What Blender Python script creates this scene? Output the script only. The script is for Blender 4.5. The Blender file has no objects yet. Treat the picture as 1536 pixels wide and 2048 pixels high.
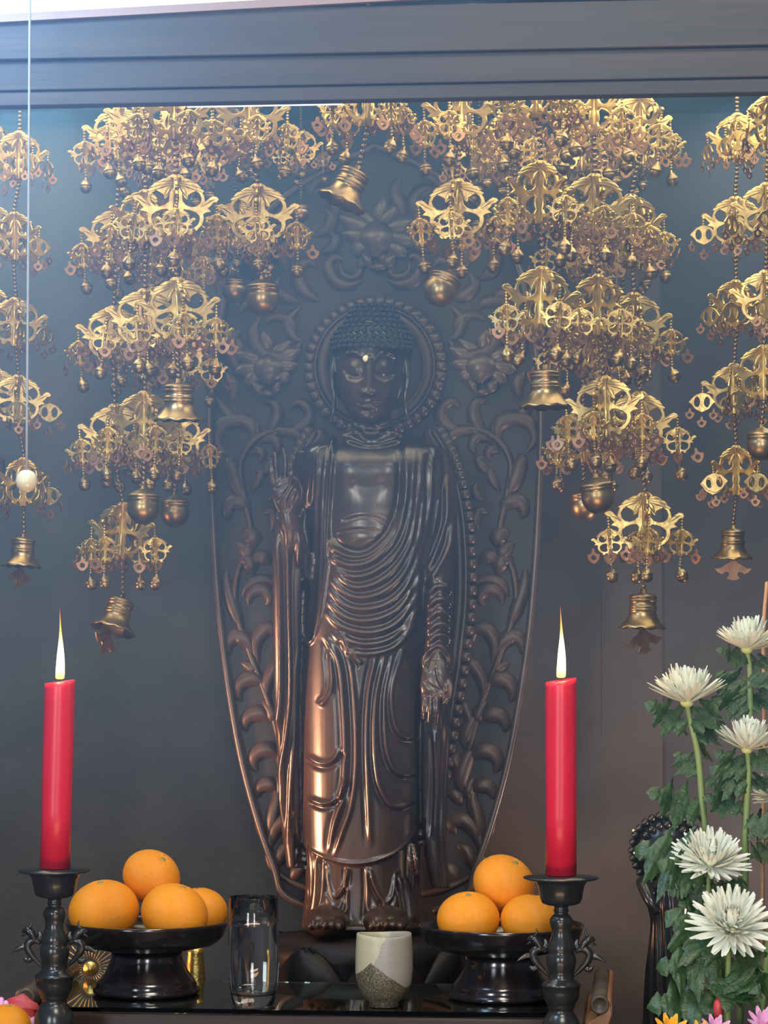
import bpy, bmesh, math, random
import numpy as np
from mathutils import Vector, Matrix, Euler

random.seed(7)
rng = np.random.default_rng(7)
S = bpy.context.scene
COL = S.collection

# ------------------------------------------------------------------ camera
F = 5500.0
CAM = Vector((0.346, -3.6, 1.40))
YAW = math.radians(5.5 - 0.19)
PITCH = math.atan((1250 - 1024) / F)
cam_data = bpy.data.cameras.new('camera')
cam_data.sensor_fit = 'VERTICAL'
cam_data.sensor_height = 36.0
cam_data.lens = F / 2048 * 36.0
cam_data.clip_start = 0.05
cam = bpy.data.objects.new('camera', cam_data)
COL.objects.link(cam)
cam.location = CAM
cam.rotation_euler = (math.pi / 2 + PITCH, 0, YAW)
S.camera = cam
RM = Euler(cam.rotation_euler).to_matrix()
RN = np.array(RM)


def P(px, py, Y):
    """point on the plane y = Y that the photograph shows at pixel (px, py)"""
    d = RM @ Vector(((px - 768) / F, -(py - 1024) / F, -1))
    t = (Y - CAM.y) / d.y
    return CAM + d * t


def SC(Y):
    """metres per pixel at depth Y"""
    return (Y - CAM.y) / F


def proj(v):
    """world points (n,3) -> pixel coordinates"""
    q = (v - np.array(CAM)) @ RN
    return 768 + F * q[:, 0] / -q[:, 2], 1024 - F * q[:, 1] / -q[:, 2]


# ------------------------------------------------------------------ world, lights, exposure
S.cycles.volume_step_rate = 4
S.cycles.max_bounces = 14
S.cycles.diffuse_bounces = 3
S.cycles.glossy_bounces = 3
S.cycles.transmission_bounces = 14
S.view_settings.view_transform = 'Standard'
S.view_settings.look = 'None'
S.view_settings.gamma = 1.0
S.view_settings.exposure = 0.0
S.view_settings.use_curve_mapping = False
W = bpy.data.worlds.new('world')
S.world = W
W.use_nodes = True
bg = W.node_tree.nodes['Background']
bg.inputs[0].default_value = (0.62, 0.72, 0.95, 1)
bg.inputs[1].default_value = 0.13


def area(name, loc, target, size, size_y, power, color, spread=180):
    l = bpy.data.lights.new(name, 'AREA')
    l.shape = 'RECTANGLE'
    l.size, l.size_y = size, size_y
    l.energy = power
    l.color = color
    o = bpy.data.objects.new(name, l)
    COL.objects.link(o)
    o.location = loc
    o.rotation_euler = (Vector(target) - Vector(loc)).to_track_quat('-Z', 'Y').to_euler()
    l.spread = math.radians(spread)
    return o


# daylight from the windows of the hall behind the camera
area('window_light', (-1.7, -5.2, 1.9), (0, 0, 1.2), 0.7, 1.7, 78, (0.88, 0.94, 1.0))
area('window_light', (0.9, -5.6, 2.0), (0, 0, 1.2), 0.5, 1.7, 60, (0.9, 0.95, 1.0))
# ceiling lamp of the hall, above and in front of the altar
area('ceiling_lamp', (0.55, -2.3, 3.1), (0.1, -0.5, 1.0), 0.8, 0.5, 27, (1.0, 0.95, 0.86))
# bright cold lamp at the upper left corner of the shrine front
area('shrine_lamp', (-0.46, -1.02, 2.20), (-0.30, -0.85, 1.5), 0.26, 0.18, 8.5, (0.38, 0.64, 1.0))
# tubes above the hangings, behind the shrine beam
area('niche_lamp', (-0.42, -0.30, 2.11), (-0.36, -0.2, 1.4), 0.8, 0.35, 5.4, (1.0, 0.91, 0.64))
area('niche_lamp', (0.42, -0.30, 2.11), (0.36, -0.2, 1.4), 0.8, 0.35, 5.4, (1.0, 0.91, 0.64))
area('wall_lamp', (0.62, 0.20, 2.12), (0.64, 0.30, 1.7), 0.35, 0.06, 1.1, (0.86, 0.97, 1.0))
area('wall_lamp', (-0.62, 0.20, 2.12), (-0.60, 0.30, 1.7), 0.35, 0.06, 1.2, (0.86, 0.97, 1.0))
# warm offering lamp standing left of the altar
area('offering_lamp', (-0.95, -0.34, 1.02), (-0.10, -0.03, 1.22), 0.14, 0.3, 1.5, (1.0, 0.50, 0.27), 40)
# unseen warm light added at the right to brighten the wall
area('added_wall_wash', (0.66, -0.05, 0.98), (0.40, 0.34, 1.32), 0.10, 0.10, 2.0, (1.0, 0.68, 0.52), 120)
# warm lamps low in front of the altar
area('altar_lamp', (0.15, -1.6, 0.62), (0.0, -0.2, 1.75), 0.8, 0.2, 6.5, (1.0, 0.60, 0.34))


# ------------------------------------------------------------------ materials
def mat(name, base, rough=0.5, metal=0.0, var=None, scale=30, spec=0.5, coat=0.0, bump=0.0, bump_scale=60,
        rough_var=0.0, stretch=None, **kw):
    m = bpy.data.materials.new(name)
    m.use_nodes = True
    nt = m.node_tree
    b = nt.nodes['Principled BSDF']
    b.inputs['Base Color'].default_value = (*base, 1)
    b.inputs['Roughness'].default_value = rough
    b.inputs['Metallic'].default_value = metal
    b.inputs['Specular IOR Level'].default_value = spec
    b.inputs['Coat Weight'].default_value = coat
    b.inputs['Coat Roughness'].default_value = 0.15
    for k, v in kw.items():
        b.inputs[k.replace('_', ' ')].default_value = v
    tc = nt.nodes.new('ShaderNodeTexCoord')
    mp = nt.nodes.new('ShaderNodeMapping')
    nt.links.new(tc.outputs['Object'], mp.inputs[0])
    if stretch:
        mp.inputs['Scale'].default_value = stretch
    if var is not None:
        n = nt.nodes.new('ShaderNodeTexNoise')
        n.inputs['Scale'].default_value = scale
        n.inputs['Detail'].default_value = 5
        nt.links.new(mp.outputs[0], n.inputs['Vector'])
        r = nt.nodes.new('ShaderNodeValToRGB')
        r.color_ramp.elements[0].position = 0.35
        r.color_ramp.elements[1].position = 0.68
        r.color_ramp.elements[0].color = (*base, 1)
        r.color_ramp.elements[1].color = (*var, 1)
        nt.links.new(n.outputs['Fac'], r.inputs[0])
        nt.links.new(r.outputs[0], b.inputs['Base Color'])
        if rough_var:
            mr = nt.nodes.new('ShaderNodeMapRange')
            mr.inputs['To Min'].default_value = rough - rough_var
            mr.inputs['To Max'].default_value = rough + rough_var
            nt.links.new(n.outputs['Fac'], mr.inputs['Value'])
            nt.links.new(mr.outputs[0], b.inputs['Roughness'])
    if bump:
        n2 = nt.nodes.new('ShaderNodeTexNoise')
        n2.inputs['Scale'].default_value = bump_scale
        n2.inputs['Detail'].default_value = 4
        nt.links.new(mp.outputs[0], n2.inputs['Vector'])
        bp = nt.nodes.new('ShaderNodeBump')
        bp.inputs['Strength'].default_value = bump
        bp.inputs['Distance'].default_value = 0.002
        nt.links.new(n2.outputs['Fac'], bp.inputs['Height'])
        nt.links.new(bp.outputs[0], b.inputs['Normal'])
    return m


M = {}
M['brass'] = mat('brass', (0.62, 0.46, 0.17), 0.34, 0.85, var=(0.38, 0.25, 0.095), scale=55, bump=0.15, bump_scale=220, rough_var=0.1)
M['brass_bell'] = mat('brass_bell', (0.40, 0.29, 0.14), 0.34, 0.9, var=(0.23, 0.16, 0.08), scale=40, rough_var=0.1)
M['brass_dark'] = mat('brass_dark', (0.17, 0.12, 0.06), 0.42, 0.85, var=(0.08, 0.055, 0.03), scale=60)
M['copper'] = mat('copper', (0.36, 0.20, 0.115), 0.45, 0.8, var=(0.24, 0.13, 0.075), scale=60)
M['bead'] = mat('bead', (0.34, 0.23, 0.12), 0.28, 0.85, var=(0.15, 0.10, 0.06), scale=300)
M['statue'] = mat('statue_lacquered_wood', (0.022, 0.014, 0.011), 0.30, 0.0, var=(0.058, 0.028, 0.018), scale=14, spec=0.6, coat=0.18, rough_var=0.08, stretch=(1, 1, 0.45))
M['hair'] = mat('statue_hair', (0.012, 0.014, 0.018), 0.36, 0.0, var=(0.022, 0.026, 0.030), scale=60, spec=0.5)
M['pedestal'] = mat('pedestal_wood', (0.007, 0.007, 0.009), 0.5, 0.0, var=(0.020, 0.012, 0.010), scale=14, spec=0.25)
M['jewel'] = mat('jewel', (0.9, 0.88, 0.75), 0.2, 0.0, var=(0.95, 0.93, 0.8), scale=20)
M['panel'] = mat('panel_wood', (0.018, 0.014, 0.013), 0.5, 0.0, var=(0.034, 0.025, 0.021), scale=20, stretch=(1, 1, .3), spec=0.4)
M['carved'] = mat('carved_wood', (0.048, 0.030, 0.023), 0.42, 0.0, var=(0.085, 0.050, 0.036), scale=24, spec=0.5)
M['rim'] = mat('rim_wood', (0.060, 0.040, 0.032), 0.32, 0.0, var=(0.09, 0.06, 0.05), scale=24, spec=0.6)
M['wall'] = mat('wall_board', (0.036, 0.031, 0.030), 0.55, 0.0, var=(0.060, 0.050, 0.046), scale=9, bump=0.25, bump_scale=90, spec=0.35)
M['wall_side'] = mat('wall_board_dark', (0.026, 0.026, 0.030), 0.6, 0.0, var=(0.042, 0.040, 0.042), scale=7, bump=0.2, bump_scale=60, spec=0.3)
M['beam'] = mat('beam_wood', (0.040, 0.036, 0.036), 0.5, 0.0, var=(0.070, 0.056, 0.050), scale=12, stretch=(0.15, 1, 3), spec=0.4, bump=0.15)
M['lip'] = mat('lip_wood', (0.28, 0.20, 0.19), 0.5, 0.0, var=(0.36, 0.24, 0.22), scale=10, stretch=(0.2, 1, 3))
M['cream'] = mat('cream_paint', (0.85, 0.78, 0.62), 0.6, 0.0, var=(0.88, 0.80, 0.62), scale=5)
M['black_lacquer'] = mat('black_lacquer', (0.010, 0.008, 0.010), 0.16, 0.0, var=(0.018, 0.012, 0.013), scale=8, spec=0.6, coat=0.6)
M['bronze'] = mat('dark_bronze', (0.022, 0.024, 0.026), 0.24, 0.25, var=(0.036, 0.038, 0.038), scale=30, spec=0.7, rough_var=0.07)
M['wood_table'] = mat('table_wood', (0.030, 0.019, 0.017), 0.30, 0.0, var=(0.060, 0.034, 0.028), scale=18, stretch=(0.2, 1, 2), spec=0.5)
M['wood_scroll'] = mat('scroll_wood', (0.33, 0.14, 0.065), 0.38, 0.0, var=(0.45, 0.21, 0.10), scale=22, spec=0.5)
M['scroll_end'] = mat('scroll_end_wood', (0.085, 0.062, 0.048), 0.4, 0.0, var=(0.16, 0.115, 0.085), scale=30)
M['stem'] = mat('stem_green', (0.16, 0.25, 0.07), 0.45, 0.0, var=(0.24, 0.33, 0.12), scale=60, stretch=(1, 1, .1))
M['leaf'] = mat('leaf_green', (0.020, 0.056, 0.020), 0.36, 0.0, var=(0.050, 0.105, 0.036), scale=6, bump=0.6, bump_scale=14)
M['petal'] = mat('petal_white', (0.88, 0.89, 0.80), 0.5, 0.0, var=(0.84, 0.87, 0.68), scale=20, Subsurface_Weight=0.15)
M['petal'].node_tree.nodes['Principled BSDF'].inputs['Subsurface Radius'].default_value = (0.004, 0.004, 0.002)
M['flower_core'] = mat('flower_core', (0.55, 0.62, 0.18), 0.6, 0.0, var=(0.70, 0.74, 0.35), scale=200)
M['yellow'] = mat('petal_yellow', (0.90, 0.42, 0.02), 0.5, 0.0, var=(0.95, 0.55, 0.05), scale=40)
M['pink'] = mat('petal_pink', (0.80, 0.34, 0.62), 0.5, 0.0, var=(0.88, 0.55, 0.75), scale=40)
M['red'] = mat('red_paper', (0.55, 0.04, 0.05), 0.45, 0.0, var=(0.62, 0.08, 0.08), scale=40)
M['bamboo'] = mat('bamboo', (0.60, 0.30, 0.14), 0.45, 0.0, var=(0.72, 0.40, 0.20), scale=40, stretch=(1, 1, .1))
M['cord'] = mat('cord_white', (0.34, 0.34, 0.35), 0.6, 0.0, var=(0.30, 0.30, 0.31), scale=200)
M['knob'] = mat('knob_cream', (0.80, 0.72, 0.50), 0.25, 0.0, var=(0.74, 0.64, 0.42), scale=30, coat=0.4)
M['wax'] = mat('red_wax', (0.62, 0.008, 0.035), 0.34, 0.0, var=(0.68, 0.014, 0.045), scale=8, spec=0.5, Subsurface_Weight=0.35)
M['wax'].node_tree.nodes['Principled BSDF'].inputs['Subsurface Radius'].default_value = (0.02, 0.003, 0.003)
M['wick'] = mat('wick', (0.02, 0.015, 0.012), 0.8, 0.0, var=(0.04, 0.03, 0.02), scale=200)
M['gold'] = mat('bright_gold', (0.75, 0.52, 0.16), 0.3, 0.9, var=(0.55, 0.36, 0.10), scale=150, bump=0.4, bump_scale=400)
M['floor'] = mat('floor_tile', (0.10, 0.09, 0.08), 0.5, 0.0, var=(0.14, 0.12, 0.10), scale=4)
M['altar'] = mat('altar_wood', (0.040, 0.024, 0.018), 0.35, 0.0, var=(0.07, 0.04, 0.028), scale=10)
M['navel'] = mat('fruit_stem', (0.22, 0.25, 0.08), 0.7, 0.0, var=(0.30, 0.26, 0.12), scale=200)


def orange_mat(name, a, b):
    m = mat(name, a, 0.36, 0.0, var=b, scale=14, spec=0.45, Subsurface_Weight=0.1)
    nt = m.node_tree
    p = nt.nodes['Principled BSDF']
    p.inputs['Subsurface Radius'].default_value = (0.006, 0.003, 0.001)
    v = nt.nodes.new('ShaderNodeTexVoronoi')
    v.inputs['Scale'].default_value = 420
    tc = [n for n in nt.nodes if n.type == 'TEX_COORD'][0]
    nt.links.new(tc.outputs['Object'], v.inputs['Vector'])
    n2 = nt.nodes.new('ShaderNodeTexNoise')
    n2.inputs['Scale'].default_value = 55
    nt.links.new(tc.outputs['Object'], n2.inputs['Vector'])
    ad = nt.nodes.new('ShaderNodeMath')
    ad.operation = 'ADD'
    nt.links.new(v.outputs['Distance'], ad.inputs[0])
    nt.links.new(n2.outputs['Fac'], ad.inputs[1])
    bp = nt.nodes.new('ShaderNodeBump')
    bp.inputs['Strength'].default_value = 0.35
    bp.inputs['Distance'].default_value = 0.0012
    nt.links.new(ad.outputs[0], bp.inputs['Height'])
    nt.links.new(bp.outputs[0], p.inputs['Normal'])
    return m


M['orange'] = orange_mat('orange_peel', (0.96, 0.30, 0.008), (0.97, 0.37, 0.016))


def glass_mat(name, col, rough=0.0, ior=1.45):
    m = bpy.data.materials.new(name)
    m.use_nodes = True
    b = m.node_tree.nodes['Principled BSDF']
    b.inputs['Base Color'].default_value = (*col, 1)
    b.inputs['Roughness'].default_value = rough
    b.inputs['Transmission Weight'].default_value = 1.0
    b.inputs['IOR'].default_value = ior
    return m


M['glass'] = glass_mat('clear_glass', (0.97, 0.99, 0.98))
M['water'] = glass_mat('water', (0.97, 0.99, 1.0), ior=1.33)
M['table_glass'] = glass_mat('table_glass', (0.55, 0.78, 0.70))

fm = bpy.data.materials.new('flame')
fm.use_nodes = True
nt = fm.node_tree
nt.nodes.clear()
o_ = nt.nodes.new('ShaderNodeOutputMaterial')
e_ = nt.nodes.new('ShaderNodeEmission')
tc_ = nt.nodes.new('ShaderNodeTexCoord')
sx_ = nt.nodes.new('ShaderNodeSeparateXYZ')
r_ = nt.nodes.new('ShaderNodeValToRGB')
nt.links.new(tc_.outputs['Generated'], sx_.inputs[0])
nt.links.new(sx_.outputs['Z'], r_.inputs[0])
els = r_.color_ramp.elements
els[0].position = 0.0; els[0].color = (0.9, 0.45, 0.10, 1)
els[1].position = 1.0; els[1].color = (0.45, 0.08, 0.02, 1)
for p_, c_ in ((0.10, (1, 0.80, 0.35, 1)), (0.25, (1, 0.93, 0.62, 1)), (0.5, (1, 0.85, 0.42, 1)), (0.68, (1, 0.42, 0.08, 1))):
    e = els.new(p_); e.color = c_
nt.links.new(r_.outputs[0], e_.inputs[0])
e_.inputs[1].default_value = 2.6
nt.links.new(e_.outputs[0], o_.inputs[0])
M['flame'] = fm

tm = bpy.data.materials.new('lamp_tube')
tm.use_nodes = True
tb = tm.node_tree.nodes['Principled BSDF']
tb.inputs['Emission Color'].default_value = (0.85, 0.97, 1.0, 1)
tb.inputs['Emission Strength'].default_value = 1.4
M['tube'] = tm

# tea cup glaze: sand, grey and speckled brown fields
cm = bpy.data.materials.new('cup_glaze')
cm.use_nodes = True
nt = cm.node_tree
b = nt.nodes['Principled BSDF']
b.inputs['Roughness'].default_value = 0.28
tc = nt.nodes.new('ShaderNodeTexCoord')
sx = nt.nodes.new('ShaderNodeSeparateXYZ')
nt.links.new(tc.outputs['Object'], sx.inputs[0])


def mth(op, a, bb):
    n = nt.nodes.new('ShaderNodeMath')
    n.operation = op
    for i, v in enumerate((a, bb)):
        if isinstance(v, (int, float)):
            n.inputs[i].default_value = v
        else:
            nt.links.new(v, n.inputs[i])
    return n.outputs[0]


nz = nt.nodes.new('ShaderNodeTexNoise'); nz.inputs['Scale'].default_value = 60
nt.links.new(tc.outputs['Object'], nz.inputs['Vector'])
wob = mth('MULTIPLY', mth('SUBTRACT', nz.outputs['Fac'], 0.5), 0.006)
# grey field: right of a slanted line ; brown field: below a V shaped line
grey = mth('GREATER_THAN', mth('ADD', mth('SUBTRACT', sx.outputs['X'], mth('MULTIPLY', mth('SUBTRACT', sx.outputs['Z'], 0.044), 0.45)), wob), -0.012)
ln = mth('ADD', mth('MULTIPLY', mth('ABSOLUTE', mth('ADD', sx.outputs['X'], 0.012), 0), -0.75), 0.052)
ln = mth('MAXIMUM', ln, 0.024)
brown = mth('LESS_THAN', mth('ADD', sx.outputs['Z'], wob), ln)
sp = nt.nodes.new('ShaderNodeTexNoise'); sp.inputs['Scale'].default_value = 700
nt.links.new(tc.outputs['Object'], sp.inputs['Vector'])
rp = nt.nodes.new('ShaderNodeValToRGB')
rp.color_ramp.elements[0].position = 0.48; rp.color_ramp.elements[0].color = (0.085, 0.070, 0.045, 1)
rp.color_ramp.elements[1].position = 0.72; rp.color_ramp.elements[1].color = (0.32, 0.29, 0.20, 1)
nt.links.new(sp.outputs['Fac'], rp.inputs[0])
m1 = nt.nodes.new('ShaderNodeMix'); m1.data_type = 'RGBA'
m1.inputs['A'].default_value = (0.48, 0.44, 0.29, 1); m1.inputs['B'].default_value = (0.34, 0.31, 0.26, 1)
nt.links.new(grey, m1.inputs['Factor'])
m2 = nt.nodes.new('ShaderNodeMix'); m2.data_type = 'RGBA'
nt.links.new(m1.outputs['Result'], m2.inputs['A'])
nt.links.new(rp.outputs[0], m2.inputs['B'])
nt.links.new(brown, m2.inputs['Factor'])
nt.links.new(m2.outputs['Result'], b.inputs['Base Color'])
bpn = nt.nodes.new('ShaderNodeBump'); bpn.inputs['Strength'].default_value = 0.3; bpn.inputs['Distance'].default_value = 0.001
nt.links.new(sp.outputs['Fac'], bpn.inputs['Height']); nt.links.new(bpn.outputs[0], b.inputs['Normal'])
M['cup'] = cm


# ------------------------------------------------------------------ helpers
def link(name, data, parent=None, m=None, loc=(0, 0, 0), rot=(0, 0, 0), scale=(1, 1, 1)):
    o = bpy.data.objects.new(name, data)
    COL.objects.link(o)
    o.location, o.rotation_euler, o.scale = loc, rot, scale
    if parent is not None:
        o.parent = parent
    if m is not None and data is not None:
        data.materials.clear()
        data.materials.append(m)
    return o


def me_new(name, verts, faces, smooth=True):
    me = bpy.data.meshes.new(name)
    me.from_pydata([tuple(v) for v in verts], [], faces)
    me.update()
    if smooth:
        me.polygons.foreach_set('use_smooth', [True] * len(me.polygons))
    return me


def obj(name, vf, m, parent=None, smooth=True, **k):
    return link(name, me_new(name, vf[0], vf[1], smooth), parent, m, **k)


def thing(name, label, cat, loc=(0, 0, 0), rotz=0, group=None):
    o = link(name, None, loc=loc, rot=(0, 0, rotz))
    o.empty_display_size = 0.02
    return tag(o, label, cat, group)


def tag(o, label, cat, group=None, kind=None):
    o['label'], o['category'] = label, cat
    if group:
        o['group'] = group
    if kind:
        o['kind'] = kind
    return o


def struct(o):
    o['kind'] = 'structure'
    return o


def join(*vfs):
    V, Fc = [], []
    for v, f in vfs:
        n = len(V)
        V += [tuple(p) for p in v]
        Fc += [tuple(i + n for i in q) for q in f]
    return V, Fc


def box(x0, x1, y0, y1, z0, z1):
    v = [(x, y, z) for x in (x0, x1) for y in (y0, y1) for z in (z0, z1)]
    f = [(0, 1, 3, 2), (4, 6, 7, 5), (0, 4, 5, 1), (2, 3, 7, 6), (0, 2, 6, 4), (1, 5, 7, 3)]
    return v, f


def bbox_bevel(o, w, seg=2):
    md = o.modifiers.new('bevel', 'BEVEL')
    md.width, md.segments = w, seg
    md.limit_method = 'ANGLE'
    return o


def lathe(prof, seg=40, loc=(0, 0, 0), closed=True):
    V, Fc = [], []
    n = len(prof)
    for r, z in prof:
        for k in range(seg):
            a = 2 * math.pi * k / seg
            V.append((loc[0] + r * math.cos(a), loc[1] + r * math.sin(a), loc[2] + z))
    for i in range(n - 1):
        for k in range(seg):
            k2 = (k + 1) % seg
            Fc.append((i * seg + k, i * seg + k2, (i + 1) * seg + k2, (i + 1) * seg + k))
    if closed:
        if prof[0][0] > 1e-6:
            Fc.append(tuple(range(seg))[::-1])
        if prof[-1][0] > 1e-6:
            Fc.append(tuple(range((n - 1) * seg, n * seg)))
    return V, Fc


def crv(pts, n):
    """Catmull-Rom through the points (any dimension), n samples"""
    p = np.array(pts, float)
    if len(p) == 2:
        return p[0] + (p[1] - p[0]) * np.linspace(0, 1, n)[:, None]
    q = np.vstack([2 * p[0] - p[1], p, 2 * p[-1] - p[-2]])
    t = np.linspace(0, len(p) - 1 - 1e-9, n)
    i = t.astype(int)
    u = (t - i)[:, None]
    a, b_, c, d = q[i], q[i + 1], q[i + 2], q[i + 3]
    return 0.5 * (2 * b_ + (c - a) * u + (2 * a - 5 * b_ + 4 * c - d) * u ** 2 + (3 * b_ - a - 3 * c + d) * u ** 3)


def tube(pts, radii, seg=10, flat=1.0, n=None, up=(0, 1, 0)):
    """closed tube through world points; flat squashes it along `up`"""
    pts = [tuple(p) for p in pts]
    if n is None:
        n = max(len(pts) * 4, 6)
    d = crv([tuple(p) + (r,) for p, r in zip(pts, radii)], n)
    C, R = d[:, :3], d[:, 3]
    T = np.gradient(C, axis=0)
    T /= np.linalg.norm(T, axis=1)[:, None] + 1e-12
    V, Fc = [], []
    for i in range(n):
        t = Vector(T[i])
        u = Vector(up)
        u = (u - t * u.dot(t))
        if u.length < 1e-4:
            u = Vector((1, 0, 0)) - t * t.x
        u.normalize()
        w = t.cross(u)
        for k in range(seg):
            a = 2 * math.pi * k / seg
            V.append(Vector(C[i]) + (w * math.cos(a) + u * math.sin(a) * flat) * max(R[i], 1e-5))
    for i in range(n - 1):
        for k in range(seg):
            k2 = (k + 1) % seg
            Fc.append((i * seg + k, i * seg + k2, (i + 1) * seg + k2, (i + 1) * seg + k))
    # round caps
    a0, a1 = len(V), len(V) + 1
    V.append(Vector(C[0]) - Vector(T[0]) * R[0] * 0.6)
    V.append(Vector(C[-1]) + Vector(T[-1]) * R[-1] * 0.6)
    for k in range(seg):
        k2 = (k + 1) % seg
        Fc.append((a0, k2, k))
        Fc.append((a1, (n - 1) * seg + k, (n - 1) * seg + k2))
    return V, Fc


def ellipsoid(c, r, seg=20, rings=12):
    V, Fc = [], []
    c = Vector(c)
    for i in range(1, rings):
        th = math.pi * i / rings
        for k in range(seg):
            a = 2 * math.pi * k / seg
            V.append(c + Vector((r[0] * math.sin(th) * math.cos(a), r[1] * math.sin(th) * math.sin(a), r[2] * math.cos(th))))
    t, bt = len(V), len(V) + 1
    V += [c + Vector((0, 0, r[2])), c - Vector((0, 0, r[2]))]
    for i in range(rings - 2):
        for k in range(seg):
            k2 = (k + 1) % seg
            Fc.append((i * seg + k, (i + 1) * seg + k, (i + 1) * seg + k2, i * seg + k2))
    for k in range(seg):
        k2 = (k + 1) % seg
        Fc.append((t, k, k2))
        Fc.append((bt, (rings - 2) * seg + k2, (rings - 2) * seg + k))
    return V, Fc


def loft(secs, seg=48, n=60, power=2.2):
    """sections (py, xl, xr, Y, front depth, back depth) -> closed loft standing upright"""
    d = crv(secs, n)
    V, Fc = [], []
    for py, xl, xr, Y, df, db in d:
        a, b_ = P(xl, py, Y), P(xr, py, Y)
        c = (a + b_) / 2
        rx = (b_ - a).length / 2
        for k in range(seg):
            t = 2 * math.pi * k / seg
            cs, sn = math.cos(t), math.sin(t)
            e = 2 / power
            x = math.copysign(abs(cs) ** e, cs) * rx
            y = math.copysign(abs(sn) ** e, sn)
            y *= db if y > 0 else df
            V.append((c.x + x, c.y + y, c.z))
    for i in range(n - 1):
        for k in range(seg):
            k2 = (k + 1) % seg
            Fc.append((i * seg + k, (i + 1) * seg + k, (i + 1) * seg + k2, i * seg + k2))
    Fc.append(tuple(range(seg)))
    Fc.append(tuple(range((n - 1) * seg, n * seg))[::-1])
    return V, Fc


def evaluated(o):
    dg = bpy.context.evaluated_depsgraph_get()
    return bpy.data.meshes.new_from_object(o.evaluated_get(dg))


def plate2d(outline, holes, thick, bevel):
    """flat fretwork plate in the XZ plane from closed outlines, with bevelled edges"""
    cu = bpy.data.curves.new('tmp', 'CURVE')
    cu.dimensions = '2D'
    cu.fill_mode = 'BOTH'
    cu.extrude = thick / 2
    cu.bevel_depth = bevel
    cu.bevel_resolution = 0
    for loop in [outline] + holes:
        s = cu.splines.new('POLY')
        s.points.add(len(loop) - 1)
        for p, (x, y) in zip(s.points, loop):
            p.co = (x, y, 0, 1)
        s.use_cyclic_u = True
    o = bpy.data.objects.new('tmp', cu)
    COL.objects.link(o)
    me = evaluated(o)
    bpy.data.objects.remove(o)
    V = [(v.co.x, -v.co.z, v.co.y) for v in me.vertices]
    Fc = [tuple(p.vertices) for p in me.polygons]
    bpy.data.meshes.remove(me)
    return V, Fc


def xf(vf, mx):
    return [mx @ Vector(v) for v in vf[0]], vf[1]


def smooth_by_angle(me, deg=35):
    """flat/smooth split without operators: mark sharp edges"""
    bm = bmesh.new()
    bm.from_mesh(me)
    for e in bm.edges:
        if len(e.link_faces) == 2 and e.calc_face_angle(0) > math.radians(deg):
            e.smooth = False
    for f in bm.faces:
        f.smooth = True
    bm.to_mesh(me)
    bm.free()
    return me


# ------------------------------------------------------------------ the setting
ALTAR_Z = 0.78
WALL_Y = 0.34
BEAM_Y = -0.66
CEIL_Z = 2.135

fl = struct(obj('floor', box(-3, 3, -6, 1.5, -0.1, 0), M['floor'], smooth=False))
wx0, wx1 = -2.6, P(1325, 1500, WALL_Y).x
wb = struct(obj('wall_back', box(-2.6, 2.6, WALL_Y + 0.012, WALL_Y + 0.12, 0, 2.6), M['wall_side'], smooth=False))
pn = obj('wall_panel', box(wx0, wx1, WALL_Y, WALL_Y + 0.0115, 0.4, 2.125), M['wall'], wb, smooth=False)
x2 = P(1205, 1500, WALL_Y).x
obj('batten', box(x2 - 0.001, x2 + 0.001, WALL_Y - 0.0008, WALL_Y, 1.24, 1.46), M['wall'], wb, smooth=False)
cl = struct(obj('ceiling', box(-2.6, 2.6, BEAM_Y + 0.03, WALL_Y + 0.12, CEIL_Z, CEIL_Z + 0.05), M['wall_side'], smooth=False))

# shrine beam: three stepped fasciae
zb = [P(760, y, BEAM_Y).z for y in (197, 168, 108, 14)]
tr = struct(obj('trim_1', box(-2.6, 2.6, BEAM_Y + 0.004, BEAM_Y + 0.026, zb[0], zb[1]), M['beam'], smooth=False))
bbox_bevel(tr, 0.0012)
for k, (a_, b_, y_) in enumerate(((zb[1], zb[2], BEAM_Y), (zb[2], zb[3], BEAM_Y - 0.008))):
    bbox_bevel(struct(obj('trim_%d' % (k + 2), box(-2.6, 2.6, y_, BEAM_Y + 0.026, a_ + 0.0002, b_), M['beam'], smooth=False)), 0.0012)
# pinkish lip and cream boarding above the beam, falling slightly to the left
pa, pb = P(0, 38, BEAM_Y - 0.03), P(800, -6, BEAM_Y - 0.03)
ang = math.atan2(pb.z - pa.z, pb.x - pa.x)
for nm, h0, h1, yy, mm in (('trim_4', 0.0, 0.0085, -0.016, 'lip'), ('trim_5', 0.0087, 0.16, -0.014, 'cream')):
    o = obj(nm, box(-1.2, 2.2, yy, -0.0085, h0, h1), M[mm], smooth=False, loc=(pa.x, BEAM_Y, pa.z), rot=(0, -ang, 0))
    struct(o)

# altar counter that everything stands on
bbox_bevel(tag(obj('altar_counter', box(-1.5, 1.5, -1.25, WALL_Y - 0.002, 0.0, ALTAR_Z), M['altar'], smooth=False),
               'dark wooden altar counter under the offering table', 'altar'), 0.004)

# lamp tube showing below the beam
tz = P(600, 206, -0.54)
lt = thing('tube_lamp', 'thin white tube lamp glowing just under the dark beam', 'lamp', (tz.x, -0.54, tz.z))
a_, b_ = P(375, 208, -0.54).x - tz.x, P(684, 204, -0.54).x - tz.x
obj('tube', tube([(a_, 0, 0), (b_, 0, 0)], [0.0032, 0.0032], 12, n=4), M['tube'], lt)
for xx in (a_ + 0.02, b_ - 0.02):
    obj('bracket', box(xx - 0.003, xx + 0.003, -0.003, 0.003, 0.0033, CEIL_Z - tz.z), M['beam'], lt, smooth=False)


# ------------------------------------------------------------------ the standing statue
def pt(px, py, Y):
    return tuple(P(px, py, Y))


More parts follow.
